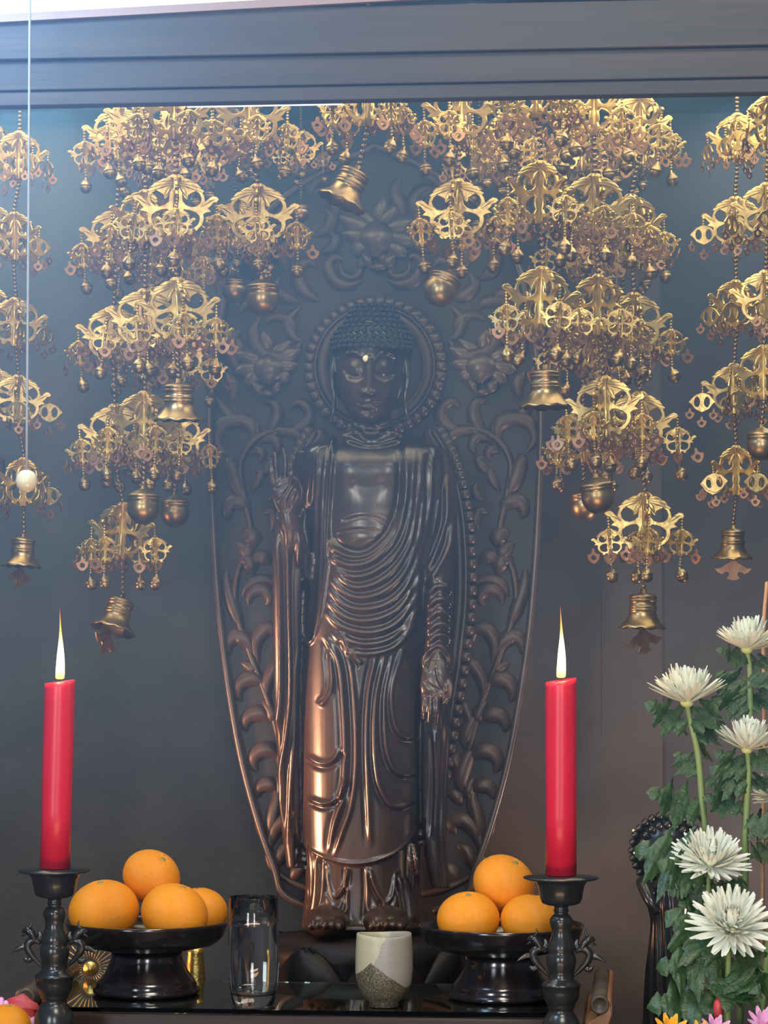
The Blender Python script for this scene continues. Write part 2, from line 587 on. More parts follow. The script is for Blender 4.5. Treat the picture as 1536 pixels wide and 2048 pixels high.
def ptube(pts, **k):
    """tube through (px, py, Y, radius in px)"""
    return tube([pt(a, b, c) for a, b, c, r in pts], [r * SC(c) for a, b, c, r in pts], **k)


parts = [
    loft([(866, 676, 818, 0.0, .034, .04), (885, 632, 862, 0, .048, .045), (905, 607, 886, 0, .058, .05), (950, 601, 892, 0, .067, .05),
          (1010, 606, 888, 0, .064, .05), (1050, 609, 884, 0, .068, .05), (1120, 612, 874, 0, .068, .05), (1220, 607, 860, 0, .070, .05),
          (1300, 603, 850, 0, .067, .05), (1400, 603, 846, 0, .066, .05), (1550, 606, 843, 0, .066, .048), (1650, 607, 843, 0, .064, .046),
          (1760, 612, 840, 0, .060, .045), (1852, 604, 848, 0, .062, .045)], seg=64, n=120, power=2.35),
    # neck and head
    loft([(800, 708, 778, -.012, .028, .03), (850, 703, 784, -.012, .030, .03), (868, 696, 795, -.008, .036, .03), (885, 676, 815, 0, .03, .03)], n=20),
    loft([(846, 726, 750, -.040, .026, .0), (839, 708, 768, -.038, .040, .02), (825, 695, 781, -.036, .048, .03), (800, 684, 793, -.035, .052, .04),
          (770, 678, 799, -.035, .053, .045), (740, 674, 803, -.035, .053, .05), (710, 675, 804, -.035, .052, .05), (690, 679, 800, -.035, .049, .05),
          (670, 692, 788, -.03, .038, .045), (658, 715, 765, -.03, .02, .03)], n=50, power=2.15),
    # ears with long lobes
    ptube([(806, 712, -.030, 5), (814, 735, -.028, 8), (815, 765, -.03, 7), (810, 795, -.03, 5), (812, 820, -.032, 6), (817, 840, -.032, 4)], flat=0.8),
    ptube([(670, 712, -.030, 5), (664, 735, -.028, 8), (664, 765, -.03, 7), (668, 795, -.03, 5), (667, 820, -.032, 6), (663, 840, -.032, 4)], flat=0.8),
    # lowered arm, cuff and sleeve fall
    ptube([(862, 905, .0, 28), (878, 955, 0, 34), (882, 1040, -.012, 33), (880, 1130, -.025, 31), (877, 1200, -.036, 28), (876, 1265, -.042, 26), (876, 1310, -.046, 29), (875, 1345, -.046, 32)], seg=20, n=40),
    loft([(1310, 848, 908, -.02, .024, .04), (1400, 846, 902, -.012, .026, .03), (1500, 846, 899, -.006, .026, .03), (1600, 846, 894, 0, .026, .03),
          (1700, 848, 893, 0, .024, .03), (1775, 862, 900, 0, .016, .02)], n=40),
    ptube([(875, 1325, -.062, 22), (872, 1350, -.068, 29), (868, 1378, -.070, 29), (865, 1392, -.070, 24)], seg=20, flat=0.42, n=16),
    ptube([(847, 1384, -.070, 6), (848, 1412, -.074, 5.5), (848, 1438, -.070, 4.5)]),
    ptube([(860, 1386, -.071, 6.5), (861, 1418, -.077, 6), (859, 1446, -.073, 5)]),
    ptube([(873, 1386, -.071, 6.5), (874, 1418, -.076, 6), (871, 1449, -.071, 5)]),
    ptube([(885, 1382, -.071, 6), (889, 1398, -.080, 5.5), (891, 1408, -.086, 5), (889, 1404, -.092, 4.5)]),
    ptube([(893, 1352, -.066, 8), (901, 1376, -.074, 7), (899, 1394, -.084, 5.5), (893, 1400, -.09, 4.5)]),
    # raised arm and hanging sleeve
    ptube([(618, 905, 0, 26), (610, 970, 0, 30), (608, 1050, -.01, 30), (606, 1120, -.02, 30), (602, 1165, -.025, 28)], seg=20, n=30),
    ptube([(600, 1150, -.03, 28), (592, 1100, -.05, 26), (581, 1055, -.062, 23), (573, 1022, -.068, 17)], seg=20, n=24),
    loft([(1034, 560, 604, -.055, .014, .03), (1060, 548, 604, -.052, .018, .04), (1150, 545, 602, -.042, .022, .05), (1300, 547, 602, -.030, .022, .05),
          (1400, 549, 600, -.022, .022, .04), (1480, 553, 600, -.015, .022, .04), (1560, 560, 600, -.008, .022, .03), (1650, 563, 604, 0, .02, .03), (1735, 574, 608, 0, .014, .02)], n=70),
    ptube([(575, 1034, -.070, 14), (573, 1012, -.072, 24), (570, 988, -.074, 29), (567, 966, -.075, 27), (566, 958, -.075, 22)], seg=20, flat=0.36, n=18),
    ptube([(544, 966, -.076, 5.5), (541, 940, -.080, 5), (541, 922, -.078, 4.2)]),
    ptube([(554, 962, -.076, 6), (552, 932, -.081, 5.4), (549, 905, -.077, 4.6)]),
    ptube([(569, 962, -.076, 6), (571, 928, -.082, 5.6), (566, 896, -.077, 4.6)]),
    ptube([(583, 968, -.077, 6), (587, 948, -.086, 5.4), (584, 942, -.094, 5), (581, 952, -.100, 4.6)]),
    ptube([(592, 1010, -.072, 9), (600, 985, -.082, 7.5), (597, 966, -.093, 6), (589, 956, -.099, 4.6)]),
    # side drape below the hem at the right
    ptube([(822, 1690, -.05, 9), (826, 1720, -.055, 12), (832, 1748, -.05, 9)], flat=0.6),
]
for fx, sgn in ((653, -1), (771, 1)):
    parts.append(ellipsoid(pt(fx, 1842, -.068), (.029, .052, .020)))
    for k in range(5):
        u = k - 2
        big = (u == -2 * -sgn)
        parts.append(ellipsoid(pt(fx + u * 14.5 + sgn * 2, 1851 - (2 if abs(u) < 2 else 0), -.117 + .004 * abs(u)), (.0052, .012, .0062), 10, 8))

tmp = obj('tmp_body', join(*parts), M['statue'])
rm = tmp.modifiers.new('remesh', 'REMESH')
rm.mode = 'VOXEL'
rm.voxel_size = 0.00165
sm = tmp.modifiers.new('smooth', 'SMOOTH')
sm.factor, sm.iterations = 0.5, 5
bme = evaluated(tmp)
bpy.data.objects.remove(tmp)
nv = len(bme.vertices)
co = np.empty(nv * 3); bme.vertices.foreach_get('co', co); co = co.reshape(-1, 3)
no = np.empty(nv * 3); bme.vertex_normals.foreach_get('vector', no); no = no.reshape(-1, 3)
PX, PY = proj(co)
front = np.clip((-no[:, 1] - 0.05) / 0.45, 0, 1)
disp = np.zeros(nv)
HAND = ((PX < 606) & (PY < 1036) & (PY > 880)) | ((PX > 838) & (PX < 910) & (PY > 1352) & (PY < 1460) & (co[:, 1] < -.058))


def cdist(pts, pad, n=40):
    """distance (px), signed side and parameter of the vertices to a curve in the picture, near it only"""
    c = crv(pts, n)
    lo, hi = c.min(0) - pad, c.max(0) + pad
    ix = np.nonzero((PX > lo[0]) & (PX < hi[0]) & (PY > lo[1]) & (PY < hi[1]))[0]
    q = np.stack([PX[ix], PY[ix]], 1)
    best = np.full(len(ix), 1e9); side = np.zeros(len(ix)); tt = np.zeros(len(ix))
    for i in range(n - 1):
        a, b_ = c[i], c[i + 1]
        ab = b_ - a
        t = np.clip(((q - a) @ ab) / (ab @ ab + 1e-9), 0, 1)
        v = q - (a + t[:, None] * ab)
        d = np.hypot(v[:, 0], v[:, 1])
        u = d < best
        best[u] = d[u]
        side[u] = np.sign(ab[0] * v[u, 1] - ab[1] * v[u, 0])
        tt[u] = (i + t[u]) / (n - 1)
    return ix, best, side, tt


def ridge(pts, w=6.0, amp=.0032, groove=.7, ends=0.12):
    ix, d, s, t = cdist(pts, 4 * w)
    sd = d * s
    e = np.clip(np.minimum(t, 1 - t) / ends, 0, 1) if ends else 1.0
    h = amp * (np.exp(-(sd / w) ** 2) - groove * np.exp(-((sd - 1.55 * w) / (0.9 * w)) ** 2))
    disp[ix] += h * e


def groove(pts, w=2.5, amp=.0016, ends=0.1):
    ix, d, s, t = cdist(pts, 4 * w)
    e = np.clip(np.minimum(t, 1 - t) / ends, 0, 1) if ends else 1.0
    disp[ix] -= amp * np.exp(-(d / w) ** 2) * e


def step(poly, depth, soft=3.0):
    """push in everything inside a picture polygon"""
    c = np.array(poly, float)
    lo, hi = c.min(0) - 20, c.max(0) + 20
    ix = np.nonzero((PX > lo[0]) & (PX < hi[0]) & (PY > lo[1]) & (PY < hi[1]))[0]
    q = np.stack([PX[ix], PY[ix]], 1)
    ins = np.zeros(len(ix), bool); dm = np.full(len(ix), 1e9)
    for i in range(len(c)):
        a, b_ = c[i], c[(i + 1) % len(c)]
        cr = ((a[1] > q[:, 1]) != (b_[1] > q[:, 1]))
        xi = (b_[0] - a[0]) * (q[:, 1] - a[1]) / (b_[1] - a[1] + 1e-12) + a[0]
        ins ^= cr & (q[:, 0] < xi)
        ab = b_ - a
        t = np.clip(((q - a) @ ab) / (ab @ ab + 1e-9), 0, 1)
        dm = np.minimum(dm, np.linalg.norm(q - a - t[:, None] * ab, axis=1))
    sd = np.where(ins, dm, -dm)
    disp[ix] -= depth * (0.5 + 0.5 * np.tanh(sd / soft))


def blob(cx, cy, rx, ry, amp, pw=2):
    h = ((PX - cx) / rx) ** 2 + ((PY - cy) / ry) ** 2
    disp[:] += amp * np.exp(-h ** (pw / 2)) * (h < 9)


# bare chest set back inside the open robe, with the lapels standing proud
chest = [tuple(p) for p in crv([(668, 870), (660, 960), (654, 1040), (657, 1075), (672, 1097), (702, 1110), (735, 1107), (768, 1083), (790, 1052), (803, 1005), (808, 955), (806, 870)], 40)]
step(chest + [(740, 850)], .0060, 2.5)
blob(697, 925, 42, 34, .0045); blob(778, 925, 38, 34, .0045)
blob(735, 1020, 55, 40, .0050); blob(738, 1075, 48, 18, .0035)
groove([(680, 1042), (715, 1033), (750, 1035), (785, 1050)], 3.5, .0022)
groove([(668, 1068), (700, 1060), (735, 1060), (770, 1066)], 3, .0018)
groove([(700, 965), (735, 978), (772, 962)], 12, .0008)
# neck rings
for yy, a_, b_ in ((856, 702, 788), (868, 694, 797), (880, 688, 806)):
    ridge([(a_, yy - 8), ((a_ + b_) / 2 - 4, yy + 6), (b_, yy - 8)], 4, .0028, .8)
# inner fold hanging inside the raised sleeve
step([(601, 1050), (640, 900), (662, 880), (655, 1000), (651, 1100), (655, 1132), (642, 1225), (626, 1276), (612, 1286), (601, 1268), (598, 1150)], .0050, 3)
ridge([(670, 885), (660, 960), (654, 1040), (652, 1110), (655, 1132), (642, 1225), (626, 1276), (612, 1287), (600, 1265), (597, 1150), (600, 1050)], 3.2, .0034, .4, .03)
ridge([(640, 905), (626, 980), (622, 1080), (616, 1180), (610, 1250)], 4, .0022, .6)
ridge([(650, 895), (640, 980), (636, 1100), (630, 1200)], 3.5, .0016, .6)
# drapery: swags from the left shoulder of the figure across the waist
for pts in (
    [(806, 885), (809, 955), (804, 1008), (788, 1056), (766, 1086), (735, 1109), (702, 1112), (672, 1099), (657, 1077)],
    [(820, 890), (818, 960), (812, 1010), (798, 1062), (772, 1098), (738, 1124), (700, 1130), (672, 1120), (660, 1110)],
    [(831, 890), (828, 970), (822, 1030), (806, 1085), (778, 1122), (738, 1148), (700, 1152), (668, 1138)],
    [(843, 895), (839, 980), (832, 1040), (818, 1095), (786, 1142), (742, 1170), (700, 1172), (664, 1140)],
    [(852, 960), (846, 1020), (834, 1090), (805, 1150), (765, 1184), (718, 1195), (682, 1180), (660, 1150)],
    [(850, 1040), (840, 1110), (815, 1170), (775, 1207), (722, 1218), (684, 1205), (656, 1172)],
    [(848, 1090), (834, 1160), (804, 1210), (765, 1234), (720, 1241), (682, 1228), (652, 1195)],
    [(846, 1140), (826, 1205), (792, 1246), (755, 1262), (718, 1263), (680, 1250), (650, 1220)],
    [(842, 1190), (816, 1250), (780, 1278), (738, 1288), (704, 1283), (675, 1265)],
    [(838, 1230), (800, 1284), (768, 1302), (728, 1307), (700, 1300)],
):
    ridge(pts, 6.0, .0040, .75)
for pts in ([(865, 905), (862, 1000), (852, 1090), (846, 1150)], [(878, 915), (876, 1000), (860, 1090), (850, 1160)], [(892, 950), (892, 1040), (872, 1105), (854, 1155)],
            [(903, 1040), (898, 1090), (880, 1130), (858, 1165)]):
    ridge(pts, 6, .0042, .8)
for yy in (1178, 1204, 1230, 1254, 1276):
    ridge([(852, yy + 16), (872, yy - 4), (892, yy - 2), (907, yy + 12)], 5.5, .0036, .8)
ridge([(846, 1345), (852, 1312), (874, 1292), (896, 1308), (907, 1350)], 4, .0036, .7)
# legs
for pts in ([(648, 1270), (676, 1325), (686, 1420), (689, 1520), (682, 1600), (668, 1650), (660, 1705)],
            [(664, 1262), (697, 1318), (709, 1420), (711, 1530), (702, 1610), (684, 1665), (668, 1715)],
            [(682, 1275), (708, 1312), (724, 1330)],
            [(752, 1308), (738, 1380), (733, 1480), (736, 1590), (741, 1700)],
            [(772, 1302), (752, 1390), (748, 1480), (754, 1555), (774, 1602), (800, 1614), (834, 1597)],
            [(792, 1296), (770, 1390), (770, 1480), (783, 1533), (806, 1550), (838, 1544)],
            [(812, 1280), (784, 1370), (785, 1435), (801, 1470), (834, 1478)],
            [(658, 1290), (664, 1360), (655, 1395), (638, 1412)],
            [(612, 1510), (640, 1526), (664, 1522), (684, 1495)],
            [(616, 1596), (648, 1607), (676, 1594), (692, 1555)]):
    ridge(pts, 5.5, .0034, .8)
# hem of the outer robe and the skirt below it
hem = [tuple(p) for p in crv([(590, 1672), (612, 1698), (640, 1715), (690, 1730), (740, 1728), (790, 1710), (820, 1682), (850, 1640)], 30)]
step(hem + [(850, 1870), (590, 1870)], .0095, 2.2)
ridge([(600, 1685), (640, 1712), (690, 1727), (740, 1725), (790, 1707), (820, 1678), (845, 1645)], 4, .0025, 0, .02)
for pts in ([(690, 1735), (691, 1790), (691, 1850)], [(732, 1735), (734, 1790), (730, 1850)], [(738, 1738), (750, 1775), (770, 1803), (789, 1793), (800, 1738)],
            [(646, 1722), (652, 1775), (666, 1795), (684, 1775), (692, 1738)], [(640, 1712), (637, 1780), (626, 1838)], [(622, 1705), (618, 1780), (608, 1845)],
            [(806, 1755), (814, 1800), (820, 1845)], [(820, 1755), (830, 1800), (838, 1845)], [(768, 1805), (764, 1815), (740, 1838)]):
    ridge(pts, 4.5, .0036, .8)
# hanging sleeves
for pts in ([(552, 1050), (558, 1150), (561, 1300), (560, 1400), (552, 1470)], [(572, 1050), (577, 1200), (580, 1380), (572, 1470), (561, 1560), (566, 1660)],
            [(598, 1050), (592, 1200), (594, 1350), (590, 1450), (581, 1560), (576, 1690)], [(604, 1300), (601, 1450), (598, 1640)]):
    ridge(pts, 5, .0042, .8)
for pts in ([(851, 1420), (847, 1500), (849, 1600), (851, 1700)], [(892, 1420), (895, 1520), (888, 1640), (892, 1720), (898, 1785)], [(868, 1460), (872, 1560), (868, 1680)]):
    ridge(pts, 5, .0036, .8)

# face
step([(684, 716), (700, 707), (722, 713), (732, 730), (728, 752), (712, 760), (694, 755), (684, 740)], .0042, 4)
step([(748, 728), (758, 713), (776, 707), (792, 714), (798, 736), (788, 753), (768, 760), (752, 750)], .0042, 4)
blob(708, 737, 15, 14, .0032); blob(773, 737, 16, 14, .0032)
groove([(689, 746), (700, 752), (714, 752), (725, 747)], 1.9, .0020)
groove([(755, 747), (768, 752), (782, 752), (794, 745)], 1.9, .0020)
ridge([(682, 722), (695, 708), (712, 708), (727, 722), (732, 745)], 3, .0020, .3)
ridge([(746, 745), (750, 722), (766, 707), (784, 708), (799, 722)], 3, .0020, .3)
cn, hn = cdist([(739, 722), (738, 750), (737, 783)], 60)[:2]
ixn, dn, sn_, tn = cdist([(739, 716), (738, 750), (737, 786)], 60)
disp[ixn] += (.0045 + .0085 * tn ** 1.3) * np.exp(-(dn / (5.5 + 5 * tn)) ** 2)
blob(727, 785, 6, 6, .0040); blob(748, 785, 6, 6, .0040)
groove([(737, 793), (737, 800)], 2.5, .0012)
blob(737, 803, 20, 5, .0040); blob(737, 813, 15, 5, .0044)
groove([(714, 806), (726, 808), (737, 807), (748, 808), (760, 806)], 1.6, .0028, .05)
blob(736, 832, 16, 9, .0038)
blob(698, 785, 18, 22, .0022); blob(780, 785, 18, 22, .0022)
groove([(722, 822), (737, 824), (752, 822)], 4, .0015)
# palm lines
for pts in ([(548, 978), (562, 975), (580, 965)], [(555, 1005), (568, 990), (582, 968)], [(576, 1022), (577, 1000), (590, 975)], [(846, 1362), (862, 1372), (884, 1384)], [(872, 1332), (876, 1355), (890, 1382)]):
    groove(pts, 2.2, .0022)
disp *= front
disp = np.where((PY > 1812) & (co[:, 1] < -.072), 0, disp)      # feet stay as they are
disp = np.where(HAND, np.clip(disp, -.002, .0005), disp)
co += no * disp[:, None]
bme.vertices.foreach_set('co', co.ravel())
bme.update()
bme.polygons.foreach_set('use_smooth', [True] * len(bme.polygons))
ST = thing('standing_statue', 'dark lacquered wooden standing figure in draped robe, right hand raised, before the carved panel', 'statue', tuple(P(732, 1866, 0)))
body = link('body', bme, ST, M['statue'])
body.matrix_parent_inverse = Matrix.Translation(-ST.location)

def under(parent, o):
    """keep world-space mesh coordinates under a placed parent"""
    o.parent = parent
    o.matrix_parent_inverse = Matrix.Translation(-Vector(parent.location)) if parent.type == 'EMPTY' else Matrix()
    return o


# hair cap with snail curls
cap_secs = [(606, 736, 752, -.028, .004, .006), (611, 716, 774, -.028, .022, .024), (622, 704, 788, -.028, .034, .034), (640, 695, 800, -.029, .043, .042), (650, 689, 806, -.030, .048, .046),
            (660, 678, 814, -.030, .053, .05), (680, 665, 823, -.031, .057, .054), (697, 662, 827, -.032, .0585, .054), (703, 664, 825, -.032, .057, .05)]
hair = under(ST, obj('hair', join(loft(cap_secs, n=40, seg=56, power=2.1),
                                  loft([(694, 664, 824, -.015, .032, .042), (730, 661, 822, -.012, .024, .045), (770, 668, 812, -.01, .016, .045), (800, 684, 796, -.008, .006, .04)], n=20, power=2.2)), M['hair']))
curl_v = []
sp = []
for k in range(28):
    a = k / 27 * 4.2 * math.pi
    r = 0.0040 * (1 - k / 32)
    sp.append((r * math.cos(a), r * math.sin(a), 0.0006 + 0.0030 * k / 27))
curl_me = me_new('curl', *tube(sp, [0.0013] * 28, 6, n=40, up=(0, 0, 1)))
curl_me.materials.append(M['hair'])
caps = crv(cap_secs, 400)
for row, py in enumerate((699, 690, 680, 669, 658, 647, 636, 625, 615)):
    s = caps[np.argmin(abs(caps[:, 0] - py))]
    cx, rx = (s[1] + s[2]) / 2, (s[2] - s[1]) / 2 * SC(s[3])
    c0 = P(cx, py, s[3])
    ncurl = max(3, int(math.pi * (rx + s[4]) / 2 / 0.0098))
    for k in range(ncurl):
        t = math.pi + math.pi * (k + (0.5 if row % 2 else 0.25)) / ncurl
        e = 2 / 2.1
        q = Vector((c0.x + math.copysign(abs(math.cos(t)) ** e, math.cos(t)) * rx, c0.y - abs(math.sin(t)) ** e * s[4], c0.z))
        nrm = Vector((math.cos(t) / rx, math.sin(t) / s[4], 8 + row * 5)).normalized()
        o = link('curl', curl_me, hair, loc=q - nrm * 0.0006)
        o.rotation_euler = nrm.to_track_quat('Z', 'Y').to_euler()
obj('jewel', ellipsoid(P(738, 645, -.078), (.0052, .003, .0034), 14, 8), M['rim'], hair)
under(ST, obj('forehead_jewel', ellipsoid(P(732, 717, -.0885), (.0044, .0026, .0044), 16, 10), M['jewel']))

# lotus pedestal
lp = P(732, 1866, 0)
ltop = lp.z
PED = thing('lotus_pedestal', 'dark carved lotus pedestal under the standing wooden figure', 'pedestal', (lp.x, -.056, ALTAR_Z))
hh = ltop - ALTAR_Z - .001
obj('core', lathe([(0.0, 0.0), (.142, 0.0), (.144, .012), (.12, .03), (.11, hh * .4), (.125, hh - .02), (.128, hh), (0, hh)], 48), M['pedestal'], PED)


def petal_shell(w, h, curl, cup):
    V, Fc = [], []
    nu, nw = 9, 7
    for i in range(nu):
        t = i / (nu - 1)
        ww = w * (math.sin(math.pi * min(0.5 + t * 0.5, 1)) ** 0.55 if t > 0.0 else 1) * (1 - 0.0 * t)
        if i == nu - 1:
            ww = w * 0.06
        for j in range(nw):
            u = j / (nw - 1) * 2 - 1
            V.append((u * ww, -curl * math.sin(t * 2.2) - cup * (1 - u * u) , h * t))
    for i in range(nu - 1):
        for j in range(nw - 1):
            a = i * nw + j
            Fc.append((a, a + 1, a + nw + 1, a + nw))
    n = len(V)
    V2 = V + [(x, y + .003, z) for x, y, z in V]
    F2 = Fc + [tuple(i + n for i in f[::-1]) for f in Fc]
    edge = [i for i in range(0, nw)] + [i * nw + nw - 1 for i in range(1, nu)] + [(nu - 1) * nw + j for j in range(nw - 2, -1, -1)] + [i * nw for i in range(nu - 2, 0, -1)]
    for a, b_ in zip(edge, edge[1:] + edge[:1]):
        F2.append((a, a + n, b_ + n, b_))
    return V2, F2


pm = me_new('petal', *petal_shell(.060, .088, .016, .016))
pm.materials.append(M['pedestal'])
pm2 = me_new('petal', *petal_shell(.058, .084, .014, .015))
pm2.materials.append(M['pedestal'])
for row, (nn, rr, z0, mesh, off) in enumerate(((8, .106, hh - .084, pm, .42), (8, .122, hh - .125, pm2, -.08), (8, .126, hh - .170, pm, .42))):
    for k in range(nn):
        a = 2 * math.pi * (k + off) / nn
        link('petal', mesh, PED, loc=(rr * math.sin(a), -rr * math.cos(a), max(z0, .012)), rot=(0.12, 0, a))

# ------------------------------------------------------------------ carved panel behind the statue
PY0 = 0.105                                    # front face of the panel
ax = P(750, 900, PY0).x                        # its axis of symmetry
MP = thing('carved_panel', 'tall dark carved wooden panel with scrolls, lotus flowers and round halo behind the standing figure', 'carved panel', (ax, PY0, ALTAR_Z))


def L(px, py, dy=0.0):
    """pixel on the panel -> panel coordinates (x from the axis, depth towards the viewer negative, height)"""
    p = P(px, py, PY0)
    return Vector((p.x - ax, dy, p.z - ALTAR_Z))


half = [(1822, 120), (1790, 185), (1740, 203), (1650, 236), (1500, 276), (1300, 309), (1150, 324), (1000, 333), (850, 338), (760, 334), (677, 323), (600, 308), (540, 292), (470, 258), (400, 200), (340, 108), (292, 0)]
hc = crv([(w, y) for y, w in half], 70)
right = [L(750 + w, y) for w, y in hc]
outl = [(p.x, p.z) for p in right] + [(-p.x, p.z) for p in right[::-1][1:]]
V = [(x, 0, z) for x, z in outl] + [(x, .022, z) for x, z in outl]
n = len(outl)
Fc = [tuple(range(n)), tuple(range(n, 2 * n))[::-1]] + [(i, i + n, (i + 1) % n + n, (i + 1) % n) for i in range(n)]
obj('board', (V, Fc), M['panel'], MP, smooth=False)
foot = L(750, 1815)
obj('foot', box(-.07, .07, .002, .020, 0, foot.z), M['panel'], MP, smooth=False)
# raised rim along the edge
for sgn in (1, -1):
    pts = [Vector((sgn * p.x * 0.985, -.008, p.z)) for p in right]
    obj('rim', tube(pts, [.0050] * len(pts), 8, n=90), M['rim'], MP)

# halo ring round the head
hcx, hcy, pxm = 752, 735, SC(PY0)
H0 = L(hcx, hcy)


def ring(r0, r1, d0, d1, seg=72):
    prof = [(r0, 0.0), (r0, -d0), (r0 + (r1 - r0) * .12, -d1), (r1 - (r1 - r0) * .12, -d1), (r1, -d0), (r1, 0)]
    V, Fc = [], []
    for r, d in prof:
        for k in range(seg):
            a = 2 * math.pi * k / seg
            V.append((H0.x + r * math.cos(a), d, H0.z + r * math.sin(a)))
    m_ = len(prof)
    for i in range(m_ - 1):
        for k in range(seg):
            k2 = (k + 1) % seg
            Fc.append((i * seg + k, i * seg + k2, (i + 1) * seg + k2, (i + 1) * seg + k))
    return V, Fc


obj('halo_ring', ring(96 * pxm, 119 * pxm, .016, .019), M['carved'], MP)
obj('halo_edge', ring(118 * pxm, 122 * pxm, .020, .0225), M['rim'], MP)


def scallop_mesh(w, h, d):
    V, Fc = [], []
    nu, nw = 5, 5
    for i in range(nu):
        t = i / (nu - 1)
        for j in range(nw):
            u = j / (nw - 1) * 2 - 1
            z = h * t * (1 - .16 * u * u * t)
            dd = d * (1 - .18 * abs(u) ** 2.5) * (1 - .35 * max(t - .4, 0) ** 1.5)
            V.append((math.copysign(abs(u) ** .22, u) * w * (1 - .06 * t), -dd if 0 < i < nu - 1 and 0 < j < nw - 1 else -dd * .4, h * (t if i in (0, nu - 1) else .12 + .76 * (i - 1) / 2) * (1 - .16 * u * u * t)))
    for i in range(nu - 1):
        for j in range(nw - 1):
            a = i * nw + j
            Fc.append((a, a + 1, a + nw + 1, a + nw))
    return V, Fc


sc_me = me_new('halo_petal', *scallop_mesh(10.6 * pxm, 24 * pxm, .014))
sc_me.materials.append(M['rim'])
NS = 42
for k in range(NS):
    a = 2 * math.pi * (k + .5) / NS
    r = 121 * pxm
    link('halo_petal', sc_me, MP, loc=(H0.x + r * math.sin(a), -.006, H0.z + r * math.cos(a)), rot=(0, a, 0))
# body halo: long oval edge with the same petals
oval = [(868, 862), (893, 905), (912, 960), (926, 1030), (932, 1110), (932, 1200), (924, 1290), (911, 1380), (896, 1470), (880, 1560)]
oc = crv(oval, 32)
for sgn in (1, -1):
    pts = []
    for x, y in oc:
        q = L(x, y); q.x *= sgn; q.y = -.014
        pts.append(q)
    obj('body_halo_edge', tube(pts, [.0038] * len(pts), 8, n=60), M['rim'], MP)
    band = [q + Vector((-sgn * .0085, .006, 0)) for q in pts]
    obj('body_halo_band', tube(band, [.0075] * len(band), 8, n=50, flat=.6), M['carved'], MP)
    for i in range(len(pts) - 1):
        d = pts[i + 1] - pts[i]
        ang = math.atan2(d.x, d.z)
        mid = (pts[i] + pts[i + 1]) / 2
        o = link('halo_petal', sc_me, MP, loc=mid + Vector((sgn * .001, .008, 0)))
        o.scale = (1.0, 1, .9)
        o.rotation_euler = (0, math.pi / 2 * sgn - math.atan2(d.x, -d.z), 0)      # petals point away from the axis


def leaf_strip(pts, w0, peak=.35, hgt=.75, n=14, base=0.0):
    """carved scroll leaf: crescent with a rounded back that follows picture points on the panel"""
    d = crv(pts, n)
    C = [L(x, y) for x, y in d]
    V, Fc = [], []
    prof = [(-1, 0), (-.62, .72), (0, 1), (.62, .72), (1, 0)]
    for i in range(n):
        t = i / (n - 1)
        w = w0 * pxm * (0.16 + .84 * (math.sin(math.pi * min(t / peak, 1) / 2) if t < peak else math.cos(math.pi / 2 * (t - peak) / (1 - peak)) ** .7))
        a, b_ = C[max(i - 1, 0)], C[min(i + 1, n - 1)]
        T = (b_ - a).normalized()
        N_ = Vector((-T.z, 0, T.x))
        for u, h in prof:
            V.append(C[i] + N_ * (u * w) + Vector((0, -base - h * w * hgt - .002, 0)))
    m_ = len(prof)
    for i in range(n - 1):
        for j in range(m_ - 1):
            a = i * m_ + j
            Fc.append((a, a + 1, a + m_ + 1, a + m_))
    return V, Fc


def mir(vf):
    return [(-v[0], v[1], v[2]) for v in vf[0]], [f[::-1] for f in vf[1]]


def leaf(pts, w, **k):
    vf = leaf_strip(pts, w, **k)
    obj('scroll_leaf', vf, M['carved'], MP)
    obj('scroll_leaf', mir(vf), M['carved'], MP)


def arc(cx, cy, r, a0, a1, n=7, shrink=1.0):
    """picture arc (degrees, clockwise on the picture), radius shrinking towards the tip"""
    out = []
    for i in range(n):
        t = i / (n - 1)
        a = math.radians(a0 + (a1 - a0) * t)
        rr = r * (1 + (shrink - 1) * t)
        out.append((cx + rr * math.cos(a), cy + rr * math.sin(a)))
    return out


